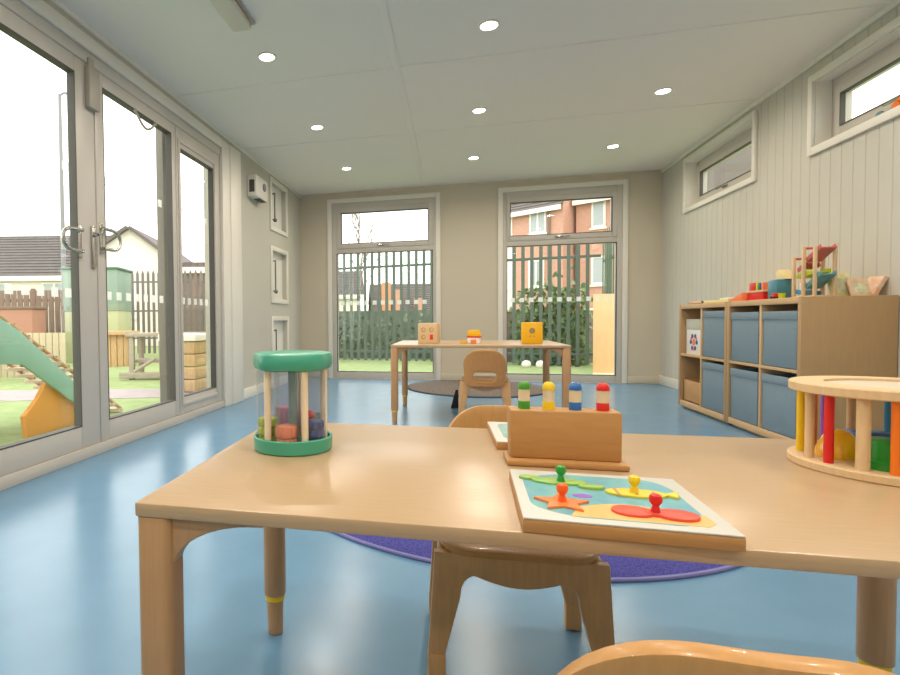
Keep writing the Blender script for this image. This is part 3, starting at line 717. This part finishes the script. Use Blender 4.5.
# --- wooden rolling drum at the right
DCX,DCY,DR=.688,1.082,.130
r=thing('rolling_cage','round wooden cage toy with coloured dowels at the right table end','toy',(DCX,DCY,TZ))
mb=MB(); mb.lathe([(0,0),(DR-.002,0),(DR,.002),(DR,.012),(DR-.002,.014),(0,.014)],n=72); mb.build('base_disc',M['pale'],r)
mb=MB(); mb.lathe([(.085,.124),(DR-.002,.124),(DR,.126),(DR,.138),(DR-.002,.140),(.085,.140),(.085,.124)],n=72); mb.build('top_ring',M['pale'],r)
MB().lathe([(0,.127),(.0845,.127),(.0845,.136),(0,.136)],n=48).build('top_inset',mat('inset_cream',(206,194,172),.5),r)
dw=[(150,'yellow'),(178,'pale'),(122,'orange'),(108,'purple'),(198,'red'),(221,'pale'),(239,'orange'),(86,'pale'),(61,'skyblue'),(262,'pale'),(285,'green2'),(308,'pale'),(332,'yellow'),(356,'pale'),(22,'red'),(42,'pale')]
for deg,m in dw:
    a=math.radians(deg); x,y=.112*math.cos(a),.112*math.sin(a)
    MB().cyl((x,y,.0135),(x,y,.1245),.0084 if deg==221 else .0064,n=20).build('dowel',M[m],r)
def inside(name,label,dx,dy,fn,m):
    g=thing(name,label,'toy',(DCX+dx,DCY+dy,TZ+.014),group='pieces inside the wooden cage toy'); b=MB(); fn(b); b.build('body',m,g)
inside('toy_bell','shiny golden yellow bell-shaped piece inside the wooden cage toy',-.064,.016,lambda b:b.lathe([(0,0),(.030,0),(.032,.006),(.028,.018),(.021,.034),(.012,.044),(0,.047)],n=32),mat('golden',(240,180,20),.15,coat=1.))
inside('toy_barrel','bright green barrel piece inside the wooden cage toy',-.041,-.054,lambda b:(b.cyl((0,0,0),(0,0,.045),.026,n=28,bev=.003),b.lathe([(.020,0),(.031,.0),(.031,.012),(.026,.014)],(0,0,0),28)),M['deepgreen'])
inside('toy_block','blue block inside the wooden cage toy',-.008,.045,lambda b:b.box((-.028,-.02,0),(.028,.02,.04),.004),M['blue'])
inside('toy_ball','purple ball inside the wooden cage toy',.058,.0,lambda b:b.ball((0,0,.022),.022),M['purple'])

# ------------------------------------------------------------------ toys on the far table
FZ=.572
r=thing('shape_box','pale wooden cube with four round picture holes on the far table','toy cube',(-.19,4.22,FZ),math.radians(-8))
MB().box((-.072,-.072,0),(.072,.072,.155),.006).build('body',M['pale'],r)
for k,(x,zz,m) in enumerate(((-.03,.105,'crate'),(.03,.105,'crate'),(-.03,.05,'crate'),(.03,.05,'pegred'))):
    mb=MB(); mb.cyl((x,-.0735,zz),(x,-.0715,zz),.018,n=20) if k!=3 else mb.box((x-.012,-.0735,zz-.02),(x+.012,-.0715,zz+.02),.002)
    o=mb.build('face_shape',M[m],r)
    if k!=3: MB().cyl((x+.003,-.0745,zz+.002),(x+.003,-.0733,zz+.002),.009,n=16).build('shape_centre',M['pale'],o)
r=thing('yellow_box','yellow toy box with a round hole and small mouth on the far table','toy box',(.54,4.2,FZ),math.radians(-5))
MB().box((-.07,-.07,0),(.07,.07,.155),.008).build('body',M['ochre'],r)
MB().cyl((0,-.0725,.095),(0,-.0690,.095),.02,n=24).build('round_hole',mat('hole_grey',(150,130,90),.6),r)
MB().box((-.02,-.072,.052),(.0-.004,-.069,.06),.001).build('mouth_mark',M['crate'],r)
MB().box((.004,-.072,.052),(.02,-.069,.06),.001).build('mouth_mark',M['crate'],r)
r=thing('toy_house','little yellow and red toy house on the far table behind the chair','toy house',(.14,4.22,FZ),math.radians(-10))
MB().box((-.045,-.035,0),(.045,.035,.045),.003).build('walls',M['white'],r)
MB().box((-.05,-.04,.045),(.05,.04,.056),.002).build('red_band',M['pegred'],r)
mb=MB(); mb.prism([(-.05,0),(.05,0),(.035,.045),(-.035,.045)],-.04,.04,Matrix(((1,0,0,0),(0,0,1,0),(0,1,0,.056),(0,0,0,1))),.003); mb.build('roof',M['ochre'],r)
MB().box((-.02,-.0365,.0),(.02,-.0345,.03),.001).build('door_panel',M['coral'],r)
MB().box((-.10,-.03,0),(-.05,.03,.02),.003).build('step_block',M['ochre'],r)

# ------------------------------------------------------------------ outdoors
GZ=-.2
g=MB().box((-40,-12,GZ-.2),(40,60,GZ)).build('ground',M['turf'],smooth=False); struct(g,'bright green artificial turf outside','ground')
mb=MB(); mb.prism([(-9.2,5.4),(-5.3,5.45),(-3.73,6.05),(-3.3,6.3),(-3.4,6.9),(-4.2,6.85),(-6.26,6.3),(-9.2,6.2)],GZ,GZ+.006); struct(mb.build('path',M['path'],smooth=False),'pale grey strip of path across the turf','path')
# climbing ramp
r=thing('climbing_ramp','teal-sided climbing ramp with slats and orange support panel','climbing ramp',(-3.4,4.0,GZ))
def yz(pts,x0,x1,name,m,bev=.004):
    MM=Matrix(((0,0,1,0),(1,0,0,-4.0),(0,1,0,-GZ),(0,0,0,1)))
    return MB().prism(pts,x0,x1,MM,bev).build(name,m,r)
yz([(3.2,.95),(3.42,.80),(3.62,.69),(4.33,.15),(4.72,-.2),(4.52,-.2),(4.32,-.03),(3.64,.42),(3.41,.44),(3.2,.46)],-.03,0,'side_panel',M['tealboard'])
yz([(2.7,-.2),(3.95,-.2),(3.95,.35),(2.7,.45)],-.75,-.72,'rear_panel',M['greytimber'])
n_=0
slat=MB()
for k in range(16):
    t=k/15; y=3.3+1.7*t; zz=.90-1.06*t
    slat.box((-.70,y-4.0-.036,zz-GZ-.025),(-.032,y-4.0+.036,zz-GZ+.005),.004)
slat.build('deck_slats',mat('pale_slat_wood',(222,198,180),.8,.2,noise=.15,scale=6),r)
for x in (-.06,-.66):
    mb=MB(); mb.tube([(x,3.2-4,.985-GZ),(x,5.05-4,-.17-GZ)],.018,8); mb.build('edge_rail',M['tanwood'],r)
for yy in (3.35,4.0,4.7):
    mb=MB(); zz=.92-.62*(yy-3.2)
    for x in (-.66,): mb.tube([(x,yy-4,zz-GZ-.05),(x,yy-4,zz-GZ+.34)],.02,8)
    mb.build('rail_post',M['tanwood'],r)
mb=MB(); mb.tube([(-.66,3.2-4,1.34-GZ),(-.66,4.9-4,.21-GZ)],.022,8); mb.build('hand_rail',M['tanwood'],r)
net=MB()
for k in range(9):
    y=3.35+.16*k; zz=.96-.62*(y-3.2)
    net.tube([(-.66,y-4,zz-GZ+.30),(-.655,y-4+.08,zz-GZ+.08),(-.62,y-4+.14,zz-GZ-.03),(-.1,y-4+.16,zz-GZ-.02)],.008,6); net.tube([(-.66,y-4+.16,zz-GZ+.21),(-.655,y-4+.02,zz-GZ+.10),(-.64,y-4,zz-GZ+.0)],.008,6)
net.build('rope_net',M['fencebrown'],r)
yz([(3.72,-.2),(4.42,-.2),(4.42,-.04),(4.31,.04),(3.97,.25),(3.85,.10),(3.70,-.02)],-.10,-.05,'support_panel',M['orangeboard'],.003)
MB().box((-.75,-.9,0),(-.68,-.8,1.15),.005).build('tower_post',M['tanwood'],r)
MB().box((-.05,-.9,0),(.0,-.8,1.10),.005).build('tower_post',M['tanwood'],r)
MB().box((-.75,-1.6,.62),(.0,-.8,.68),.005).build('tower_deck',M['tanwood'],r)
MB().box((-.75,-1.6,0),(-.68,-1.5,1.15),.005).build('tower_post',M['tanwood'],r)
MB().box((-.05,-1.6,0),(.0,-1.5,1.15),.005).build('tower_post',M['tanwood'],r)
# planter
r=thing('timber_planter','tall tan timber planter outside the narrow glazed panel','planter',(-3.36,6.56,GZ))
for k in range(4): MB().box((-.5,0,.02+.17*k),(0,.64,.18+.17*k),.008).build('board',M['tanwood'],r)
MB().box((-.53,-.03,.70),(.03,.67,.79),.008).build('cap',M['render'],r)
MB().box((-.48,.02,0),(-.02,.62,.02)).build('base',M['fencebrown'],r)
# mud kitchen frame
r=thing('timber_bench','grey weathered timber play bench with crossed legs','bench',(-5.25,7.9,GZ),math.radians(15))
for x in (0.0,.5,1.05): MB().box((x,0,0),(x+.08,.08,.72),.006).build('post',M['greytimber'],r); 
for x in (0.0,.5,1.05): MB().box((x,.5,0),(x+.08,.58,.72),.006).build('post',M['greytimber'],r)
MB().box((-.05,-.03,.72),(1.2,.61,.78),.006).build('bench_top',M['greytimber'],r)
MB().box((-.15,-.06,.03),(1.2,-.002,.13),.006).build('lower_beam',M['greytimber'],r)
MB().box((-.02,.1,.28),(1.15,.5,.33),.006).build('lower_shelf',M['greytimber'],r)
mb=MB(); mb.tube([(.08,-.02,.13),(.45,-.02,.36)],.03,8); mb.build('brace',M['greytimber'],r)
# drum table
r=thing('drum_table','round tan timber table with a stave base by the green playhouse','table',(-7.3,10.55,GZ))
mb=MB()
for k in range(16):
    a=2*PI*k/16; MM=Matrix.Rotation(a,4,'Z'); mb.box((.30,-.058,0),(.34,.058,.70),.006,MM)
mb.build('stave_base',M['tanwood'],r)
MB().lathe([(0,.70),(.5,.70),(.5,.77),(0,.77)],n=40).build('round_top',M['tanwood'],r)
# green playhouse
r=thing('green_playhouse','pale green panelled playhouse behind the folding doors','playhouse',(-8.5,11.25,GZ),math.radians(14))
MB().box((-.66,0,1.25),(.66,1.0,2.25),.01).build('upper_panels',M['playgreen'],r)
MB().box((-.645,.02,0),(.645,.98,1.25),.01).build('lower_panels',mat('pale_lime_panel',(176,180,140),.7),r)
MB().box((-.70,-.04,2.25),(.70,1.04,2.30),.01).build('roof_board',mat('dark_green_roof',(84,120,100),.7),r)
# lamp post
r=thing('street_lamp','thin grey street lamp seen through the nearest glass door leaf','street lamp',(-10.55,12.85,GZ))
MB().cyl((0,0,0),(0,0,7.3),.075,.045,12).build('post',M['lampgrey'],r)
mb=MB(); mb.tube([(0,0,7.25),(.12,.02,7.32),(.3,.05,7.3)],.03,8); mb.build('arm',M['lampgrey'],r)
MB().box((.2,-.03,7.24),(.5,.13,7.31),.02).build('lamp_head',M['lampgrey'],r)
# timber fence, red store box
def board_fence(label,p0,p1,h,m,pitch=.16,name='timber_fence'):
    p0=Vector(p0); p1=Vector(p1); d=p1-p0; L=d.length; a=math.atan2(d.y,d.x)
    r=thing(name,label,'fence',(p0.x,p0.y,GZ),a)
    mb=MB(); k=0
    while k*pitch<L: mb.box((k*pitch,-.012,.05),(k*pitch+pitch*.88,.012,h),.004); k+=1
    mb.build('board_panel',m,r)
    for zz in (.35,h-.3): MB().box((0,.012,zz),(L,.05,zz+.08),.004).build('rail',m,r)
    k=0
    while k<=L: MB().box((k,.05,0),(k+.09,.14,h+.05),.006).build('post',m,r); k+=2.
    return r
board_fence('brown vertical board fence beyond the climbing ramp',(-14.5,10.6),(-9.55,12.0),1.82,M['fencebrown'])
r=thing('storage_chest','reddish brown timber store box in front of the board fence','storage box',(-9.85,9.75,GZ),math.radians(14))
MB().box((-1.2,0,0),(.85,.6,1.28),.01).build('body',mat('red_brown',(176,128,108),.8),r)
MB().box((-1.23,-.03,1.28),(.88,.63,1.34),.01).build('lid',M['fencebrown'],r)
# low slatted bamboo screen behind the ramp
board_fence('pale slatted screen behind the ramp rails',(-8.2,7.2),(-6.3,7.65),.80,mat('pale_slats',(190,176,146),.8),.11,'slat_screen')
def palisade(label,p0,p1,h,m,pitch,width,rails,name='palisade_fence'):
    p0=Vector(p0); p1=Vector(p1); d=p1-p0; L=d.length; a=math.atan2(d.y,d.x)
    r=thing(name,label,'fence',(p0.x,p0.y,GZ),a)
    n=int(L/pitch)
    for k in range(n):
        x=k*pitch; w_=width/2
        pts=[(x-w_,.05),(x+w_,.05),(x+w_,h-.12),(x,h),(x-w_,h-.12)]
        mb=MB(); mb.prism(pts,-.012,.0,Matrix(((1,0,0,0),(0,0,1,0),(0,1,0,0),(0,0,0,1)))); mb.build('pale',m,r)
    for zz in rails: MB().box((-.05,.0,zz-.025),(L,.05,zz+.025),.003).build('rail',m,r)
    x=0
    while x<=L: MB().box((x-.04,.05,0),(x+.04,.12,h-.1),.004).build('post',m,r); x+=pitch*16
    return r
palisade('dark palisade fence in front of the white gabled house',(-9.6,13.9),(-5.6,15.0),2.5,M['palisaded'],.155,.08,(.5,1.3,2.15))
palisade('long grey-green palisade fence outside the end windows',(-5.6,12.75),(2.72,11.5),2.62,M['palisade'],.167,.066,(.25,2.16))
palisade('short green palisade fence returning towards the building',(2.75,11.45),(2.68,9.75),2.62,M['palisadeg'],.167,.066,(.25,2.05))
# low wall with ivy
o=MB().box((-6,13.6,GZ),(0.6,13.8,1.0)).build('low_wall',M['ivywall']); tag(o,'low grey-green wall behind the long palisade fence','wall')
iv=MB()
rnd=random.Random(3)
t=iv.bm
def leafcloud(n,fx,fy,fz,s):
    for k in range(n):
        p=Vector((fx(),fy(),fz())); q=Matrix.Rotation(rnd.uniform(0,6.28),3,'Z')@Matrix.Rotation(rnd.uniform(-1.2,1.2),3,'X')
        vs=[t.verts.new(p+q@Vector(v)*s*rnd.uniform(.6,1.3)) for v in ((-.5,0,-.35),(.5,0,-.35),(.35,.12,.35),(0,.05,.7),(-.35,.12,.35))]
        t.faces.new(vs)
leafcloud(2600,lambda:rnd.triangular(1.1,2.7,2.2),lambda:rnd.uniform(11.85,12.35),lambda:GZ+abs(rnd.gauss(.55,.45)) if rnd.random()<.9 else GZ+rnd.uniform(.8,1.6),.11)
o=iv.build('ivy_hedge',M['leaf'],smooth=False); tag(o,'tangled green ivy hedge behind the palisade in the right end window','hedge')
iv=MB(); t=iv.bm
leafcloud(420,lambda:rnd.uniform(-4.5,.4),lambda:rnd.uniform(13.1,13.4),lambda:GZ+rnd.triangular(0,1.15,.4),.12)
o=iv.build('climbing_plants',mat('grey_green_leaf',(126,138,116),.8,noise=.4,scale=15,rgb2=(104,118,98)),smooth=False); tag(o,'dull green climbing plants on the low wall in the left end window','plants')
r=thing('low_brick_wall','low dark brick wall behind the ivy hedge','garden wall',(.75,12.7,GZ)); MB().box((0,0,0),(2.4,.2,1.12),.01).build('brickwork',mat('dark_brick',(136,122,114),.9,noise=.2,scale=10),r); MB().box((-.02,-.03,1.12),(2.42,.23,1.17),.01).build('coping',M['render'],r)
for lab,x,y in (('small pale stone by the fence foot, left of the two',1.36,11.35),('small pale stone by the fence foot, right of the two',1.62,11.33)):
    o=MB().ball((0,0,.06),.09,(1,.8,.9),12).build('garden_stone',M['render'],loc=(x,y,GZ)); tag(o,lab,'stone',group='pale stones by the palisade')
# tan boards at the right of window_3
r=thing('tan_panel','tall tan timber panel standing beside the right end window','panel',(2.10,9.28,GZ),math.radians(6))
MB().box((0,0,0.02),(.9,.04,1.33),.004).build('board',mat('tan_board',(234,188,142),.7,noise=.08,scale=4,stretch=(6,6,1)),r)
MB().box((-.02,-.1,0),(.9,0,.10),.01).build('base_plank',mat('cream_plank',(240,222,176),.7),r)
# houses
def house(name,label,p0,p1,depth,ze,rise,mw,mr,over=.25,ox=None):
    """p0->p1 runs along the facade as seen; body extends away"""
    p0=Vector((*p0,0)); p1=Vector((*p1,0)); d=p1-p0; L=d.length; a=math.atan2(d.y,d.x)
    r=thing(name,label,'house',(p0.x,p0.y,GZ),a); ze=ze-GZ
    mb=MB(); mb.box((0,0,0),(L,depth,ze)); 
    if rise: mb.prism([(0,ze),(depth,ze),(depth/2,ze+rise-.05)],0,L,Matrix(((0,0,1,0),(1,0,0,0),(0,1,0,0),(0,0,0,1))))
    mb.build('walls',mw,r,smooth=False)
    ox=over if ox is None else ox
    rf=MB(); s=math.hypot(depth/2+over,rise*(depth/2+over)/(depth/2)); ang=math.atan2(rise,depth/2)
    zo=ze-over*rise/(depth/2)
    nrow=14
    for side in (0,1):
        for k in range(nrow):
            a0=s*k/nrow; a1=s*(k+1)/nrow+.03
            if side==0: MM=Matrix.Translation((0,-over,zo))@Matrix.Rotation(ang,4,'X')@Matrix.Translation((0,a0,.05))@Matrix.Rotation(-.16,4,'X')
            else: MM=Matrix.Translation((0,depth+over,zo))@Matrix.Rotation(PI,4,'Z')@Matrix.Rotation(ang,4,'X')@Matrix.Translation((0,a0,.05))@Matrix.Rotation(-.16,4,'X')
            x0,x1=(-ox,L+ox) if side==0 else (-L-ox,ox)
            rf.box((x0,0,0),(x1,a1-a0+.06,.05),0,MM)
    rf.build('roof',mr,r,smooth=False)
    fa=MB(); fa.box((-ox,-over-.04,zo-.16),(L+ox,-over+.02,zo+.06)); fa.build('fascia',M['render'],r)
    return r,L,ze
def hwin(r,x,z0,w_,h,nx=2):
    o=MB(); box_frame(o,'y',-.05,.05,x,x+w_,z0,z0+h,.09,.09,.09,.09,.01)
    for k in range(1,nx): o.box((x+w_*k/nx-.04,-.05,z0+.05),(x+w_*k/nx+.04,.05,z0+h-.05))
    f_=o.build('window_unit',M['white'],r); MB().box((x+.05,-.02,z0+.05),(x+w_-.05,.0-.005,z0+h-.05)).build('window_glass',M['winglass'],f_)
    MB().box((x-.06,-.1,z0-.1),(x+w_+.06,.0,z0),.01).build('window_sill',M['white'],f_)
# left row : long house + gabled house + brown building
r,L,ze=house('row_house','long white house with a broad grey tiled roof beyond the board fence',(-24.5,18.4),(-15.8,20.7),5.,3.0,1.95,M['render'],M['roof'])
hwin(r,7.0,1.6,1.1,1.2); hwin(r,4.5,1.6,1.1,1.2)
hg=thing('gabled_house','white rendered house with a steep gable seen through the second door leaf','house',(-13.95,19.25,GZ),math.radians(14))
Wg=2.9; e=3.5; ap=4.78
MM=Matrix(((1,0,0,0),(0,0,1,0),(0,1,0,0),(0,0,0,1)))
MB().prism([(-.9,0),(Wg,0),(Wg,e),(1.15,ap),(-.9,e-.05)],0,6,MM).build('walls',M['render'],hg,smooth=False)
mb=MB()
for (a,b) in (((-1.0,e-.13),(1.15,ap)),((1.15,ap),(Wg+.2,e-.16))):
    L=math.dist(a,b); an=math.atan2(b[1]-a[1],b[0]-a[0]); T=Matrix.Translation((a[0],0,a[1]))@Matrix.Rotation(-an,4,'Y'); mb.box((0,-.25,.0),(L,6.2,.13),0,T)
mb.build('roof',M['roofb'],hg,smooth=False)
hwin(hg,.4,1.2,1.0,1.2)
r,L,ze=house('brown_building','long low brown clad building seen through the narrow glazed panel',(-9.9,18.14),(-5.4,19.3),4.,2.75,.36,M['brownclad'],M['roofb'],.2)
# brick houses beyond the end window
r,L,ze=house('brick_house','pinkish brick house with white eaves, left in the right end window',(2.10,29.2),(4.83,27.2),6.,6.15,2.2,M['brick'],M['roof'],.3,.04)
hwin(r,1.75,5.05,.85,1.25); hwin(r,1.7,2.5,.8,1.3)
MB().box((-.9,-.06,0),(.85,.0,6.2),.0).build('render_panel',M['render'],r); hwin(r,.3,2.5,.42,1.3,1); hwin(r,-.25,5.0,.4,1.2,1)
MB().cyl((2.75,-.08,0),(2.75,-.08,6.3),.06,n=10).build('downpipe',M['fencebrown'],r)
r,L,ze=house('brick_house','pinkish brick house set back, with a satellite dish, right in the right end window',(5.52,27.87),(10.4,24.42),6.,6.4,2.2,M['brick'],M['roof'],.3,.04)
hwin(r,.7,5.1,.62,1.25,1); hwin(r,.7,2.5,.62,1.3,1)
mb=MB(); mb.lathe([(0,0),(.22,.03),(.42,.13),(.44,.13),(.23,.0),(0,-.03)],n=28,M=Matrix.Translation((2.3,-.5,5.85))@Matrix.Rotation(math.radians(80),4,'X')@Matrix.Rotation(.3,4,'Y')); mb.tube([(2.3,-.48,5.85),(2.3,0,5.6)],.03,8); mb.build('satellite_dish',M['lampgrey'],r)
# roofs beyond the left end window
r,L,ze=house('white_house','white house with a grey roof at the left of the left end window',(-9.6,29.4),(-5.2,30.3),5.,2.3,1.4,M['render'],M['roof'])
r,L,ze=house('grey_roofed_house','grey roofed house behind the palisade in the left end window',(-4.4,31.0),(0.4,31.9),6.,1.35,1.6,M['buffbrick'],M['roof'])
MB().box((.35,-.3,0),(.85,.3,3.1)).build('brick_column',mat('orange_brick',(206,150,112),.9),r)
MB().box((1.1,-.3,0),(1.5,.3,2.7)).build('brick_column',M['brick'],r); MB().box((2.2,-.3,0),(2.6,.3,2.2)).build('brick_column',M['brick'],r)
# neighbour seen in the small high window
r=thing('neighbour_building','grey flat-topped neighbouring building outside the small high window','building',(5.75,13.9,GZ),math.radians(8)); 
MB().box((0,0,0),(.95,4,5.6)).build('walls',M['greybldg'],r,smooth=False); MB().box((-.1,-.1,5.6),(1.05,4.1,5.75)).build('parapet',M['roofb'],r,smooth=False)
# bare trees
def tree(label,loc,h,seed,spread=.45):
    rn=random.Random(seed); r=thing('bare_tree',label,'tree',(*loc,GZ))
    tr=MB(); tr.tube([(0,0,0),(.03,.02,h*.25),(0,.0,h*.5),(.05,0,h*.75),(.02,.03,h)],[h*.011,h*.009,h*.007,h*.004,h*.0015],7); tr.build('trunk',M['bark'],r)
    br=MB()
    def grow(p,d,L,rad,lv):
        q=p+d*L*.5+Vector((rn.uniform(-.05,.05),rn.uniform(-.05,.05),.03))*L; e_=p+d*L+Vector((0,0,.12*L))
        br.tube([p,q,e_],[rad,rad*.7,rad*.35],5)
        if lv>0:
            for k in range(3):
                f_=rn.uniform(.35,1); pp=p.lerp(e_,f_); dd=(d+Vector((rn.uniform(-1,1),rn.uniform(-1,1),rn.uniform(0,.9)))*.7).normalized(); grow(pp,dd,L*rn.uniform(.4,.65),rad*.45,lv-1)
    for k in range(17):
        a=rn.uniform(0,6.28); zz=h*rn.uniform(.3,.92); grow(Vector((0,0,zz)),Vector((math.cos(a)*spread*1.4,math.sin(a)*spread*1.4,1)).normalized(),h*.30*(1.15-zz/h),h*.0042,3)
    br.build('branches',M['bark'],r)
tree('thin bare tree beyond the palisade in the left end window',(-3.1,17.8),5.6,4)
tree('bare tree outside the high window above the shelf end',(7.4,9.6),6.2,9,.5)
# dark downpipe outside the door leaf
r=thing('rainwater_post','dark grey square post outside the second door leaf','post',(-2.225,3.905,GZ)); MB().box((-.03,-.10,0),(.03,.10,2.7),.004).build('post',mat('dark_grey_post',(126,120,112),.6),r); MB().box((-.045,-.11,0),(.06,.11,.03),.004).build('base_plate',M['greybldg'],r)

# ------------------------------------------------------------------ sky
W=bpy.data.worlds.new('overcast_sky'); S.world=W; W.use_nodes=True
nt=W.node_tree; bg=nt.nodes['Background']; 
tc=nt.nodes.new('ShaderNodeTexCoord'); nz=nt.nodes.new('ShaderNodeTexNoise'); nz.inputs['Scale'].default_value=2.2; nz.inputs['Detail'].default_value=4
rp=nt.nodes.new('ShaderNodeValToRGB'); rp.color_ramp.elements[0].color=(.93,.91,.88,1); rp.color_ramp.elements[1].color=(1,.985,.955,1)
nt.links.new(tc.outputs['Generated'],nz.inputs['Vector']); nt.links.new(nz.outputs['Fac'],rp.inputs['Fac']); nt.links.new(rp.outputs['Color'],bg.inputs['Color'])
bg.inputs['Strength'].default_value=2.7

# ------------------------------------------------------------------ camera
yaw,pitch,roll=math.radians(-14.8385),math.radians(1.7266),math.radians(.5552)
fwd=Vector((math.sin(yaw)*math.cos(pitch),math.cos(yaw)*math.cos(pitch),-math.sin(pitch)))
Rt=Vector((math.cos(yaw),-math.sin(yaw),0)); Dn=-(Rt.cross(fwd)).normalized()
R2_=Rt*math.cos(roll)-Dn*math.sin(roll)*-1*-1 if 0 else Rt
# image u = cos r * R + sin r * Down ; image v(down) = -sin r * R + cos r * Down
iu=Rt*math.cos(roll)+Dn*math.sin(roll); iv_=-Rt*math.sin(roll)+Dn*math.cos(roll)
cd=bpy.data.cameras.new('camera'); cam=bpy.data.objects.new('camera',cd); COL.objects.link(cam)
up=-iv_; bk=-fwd
cam.matrix_world=Matrix(((iu.x,up.x,bk.x,0),(iu.y,up.y,bk.y,0),(iu.z,up.z,bk.z,.75),(0,0,0,1)))
cd.sensor_fit='HORIZONTAL'; cd.sensor_width=36; cd.lens=540/900*36; cd.shift_x=(450-311.8633)/900; cd.shift_y=0
cd.clip_start=.02; cd.clip_end=300
S.camera=cam
S.view_settings.view_transform='Standard'; S.view_settings.look='None'; S.view_settings.gamma=1; S.view_settings.exposure=.2; S.view_settings.use_curve_mapping=False
S.cycles.use_denoising=True
S.cycles.max_bounces=10; S.cycles.diffuse_bounces=6; S.cycles.transparent_max_bounces=16
S.cycles.sample_clamp_indirect=4.
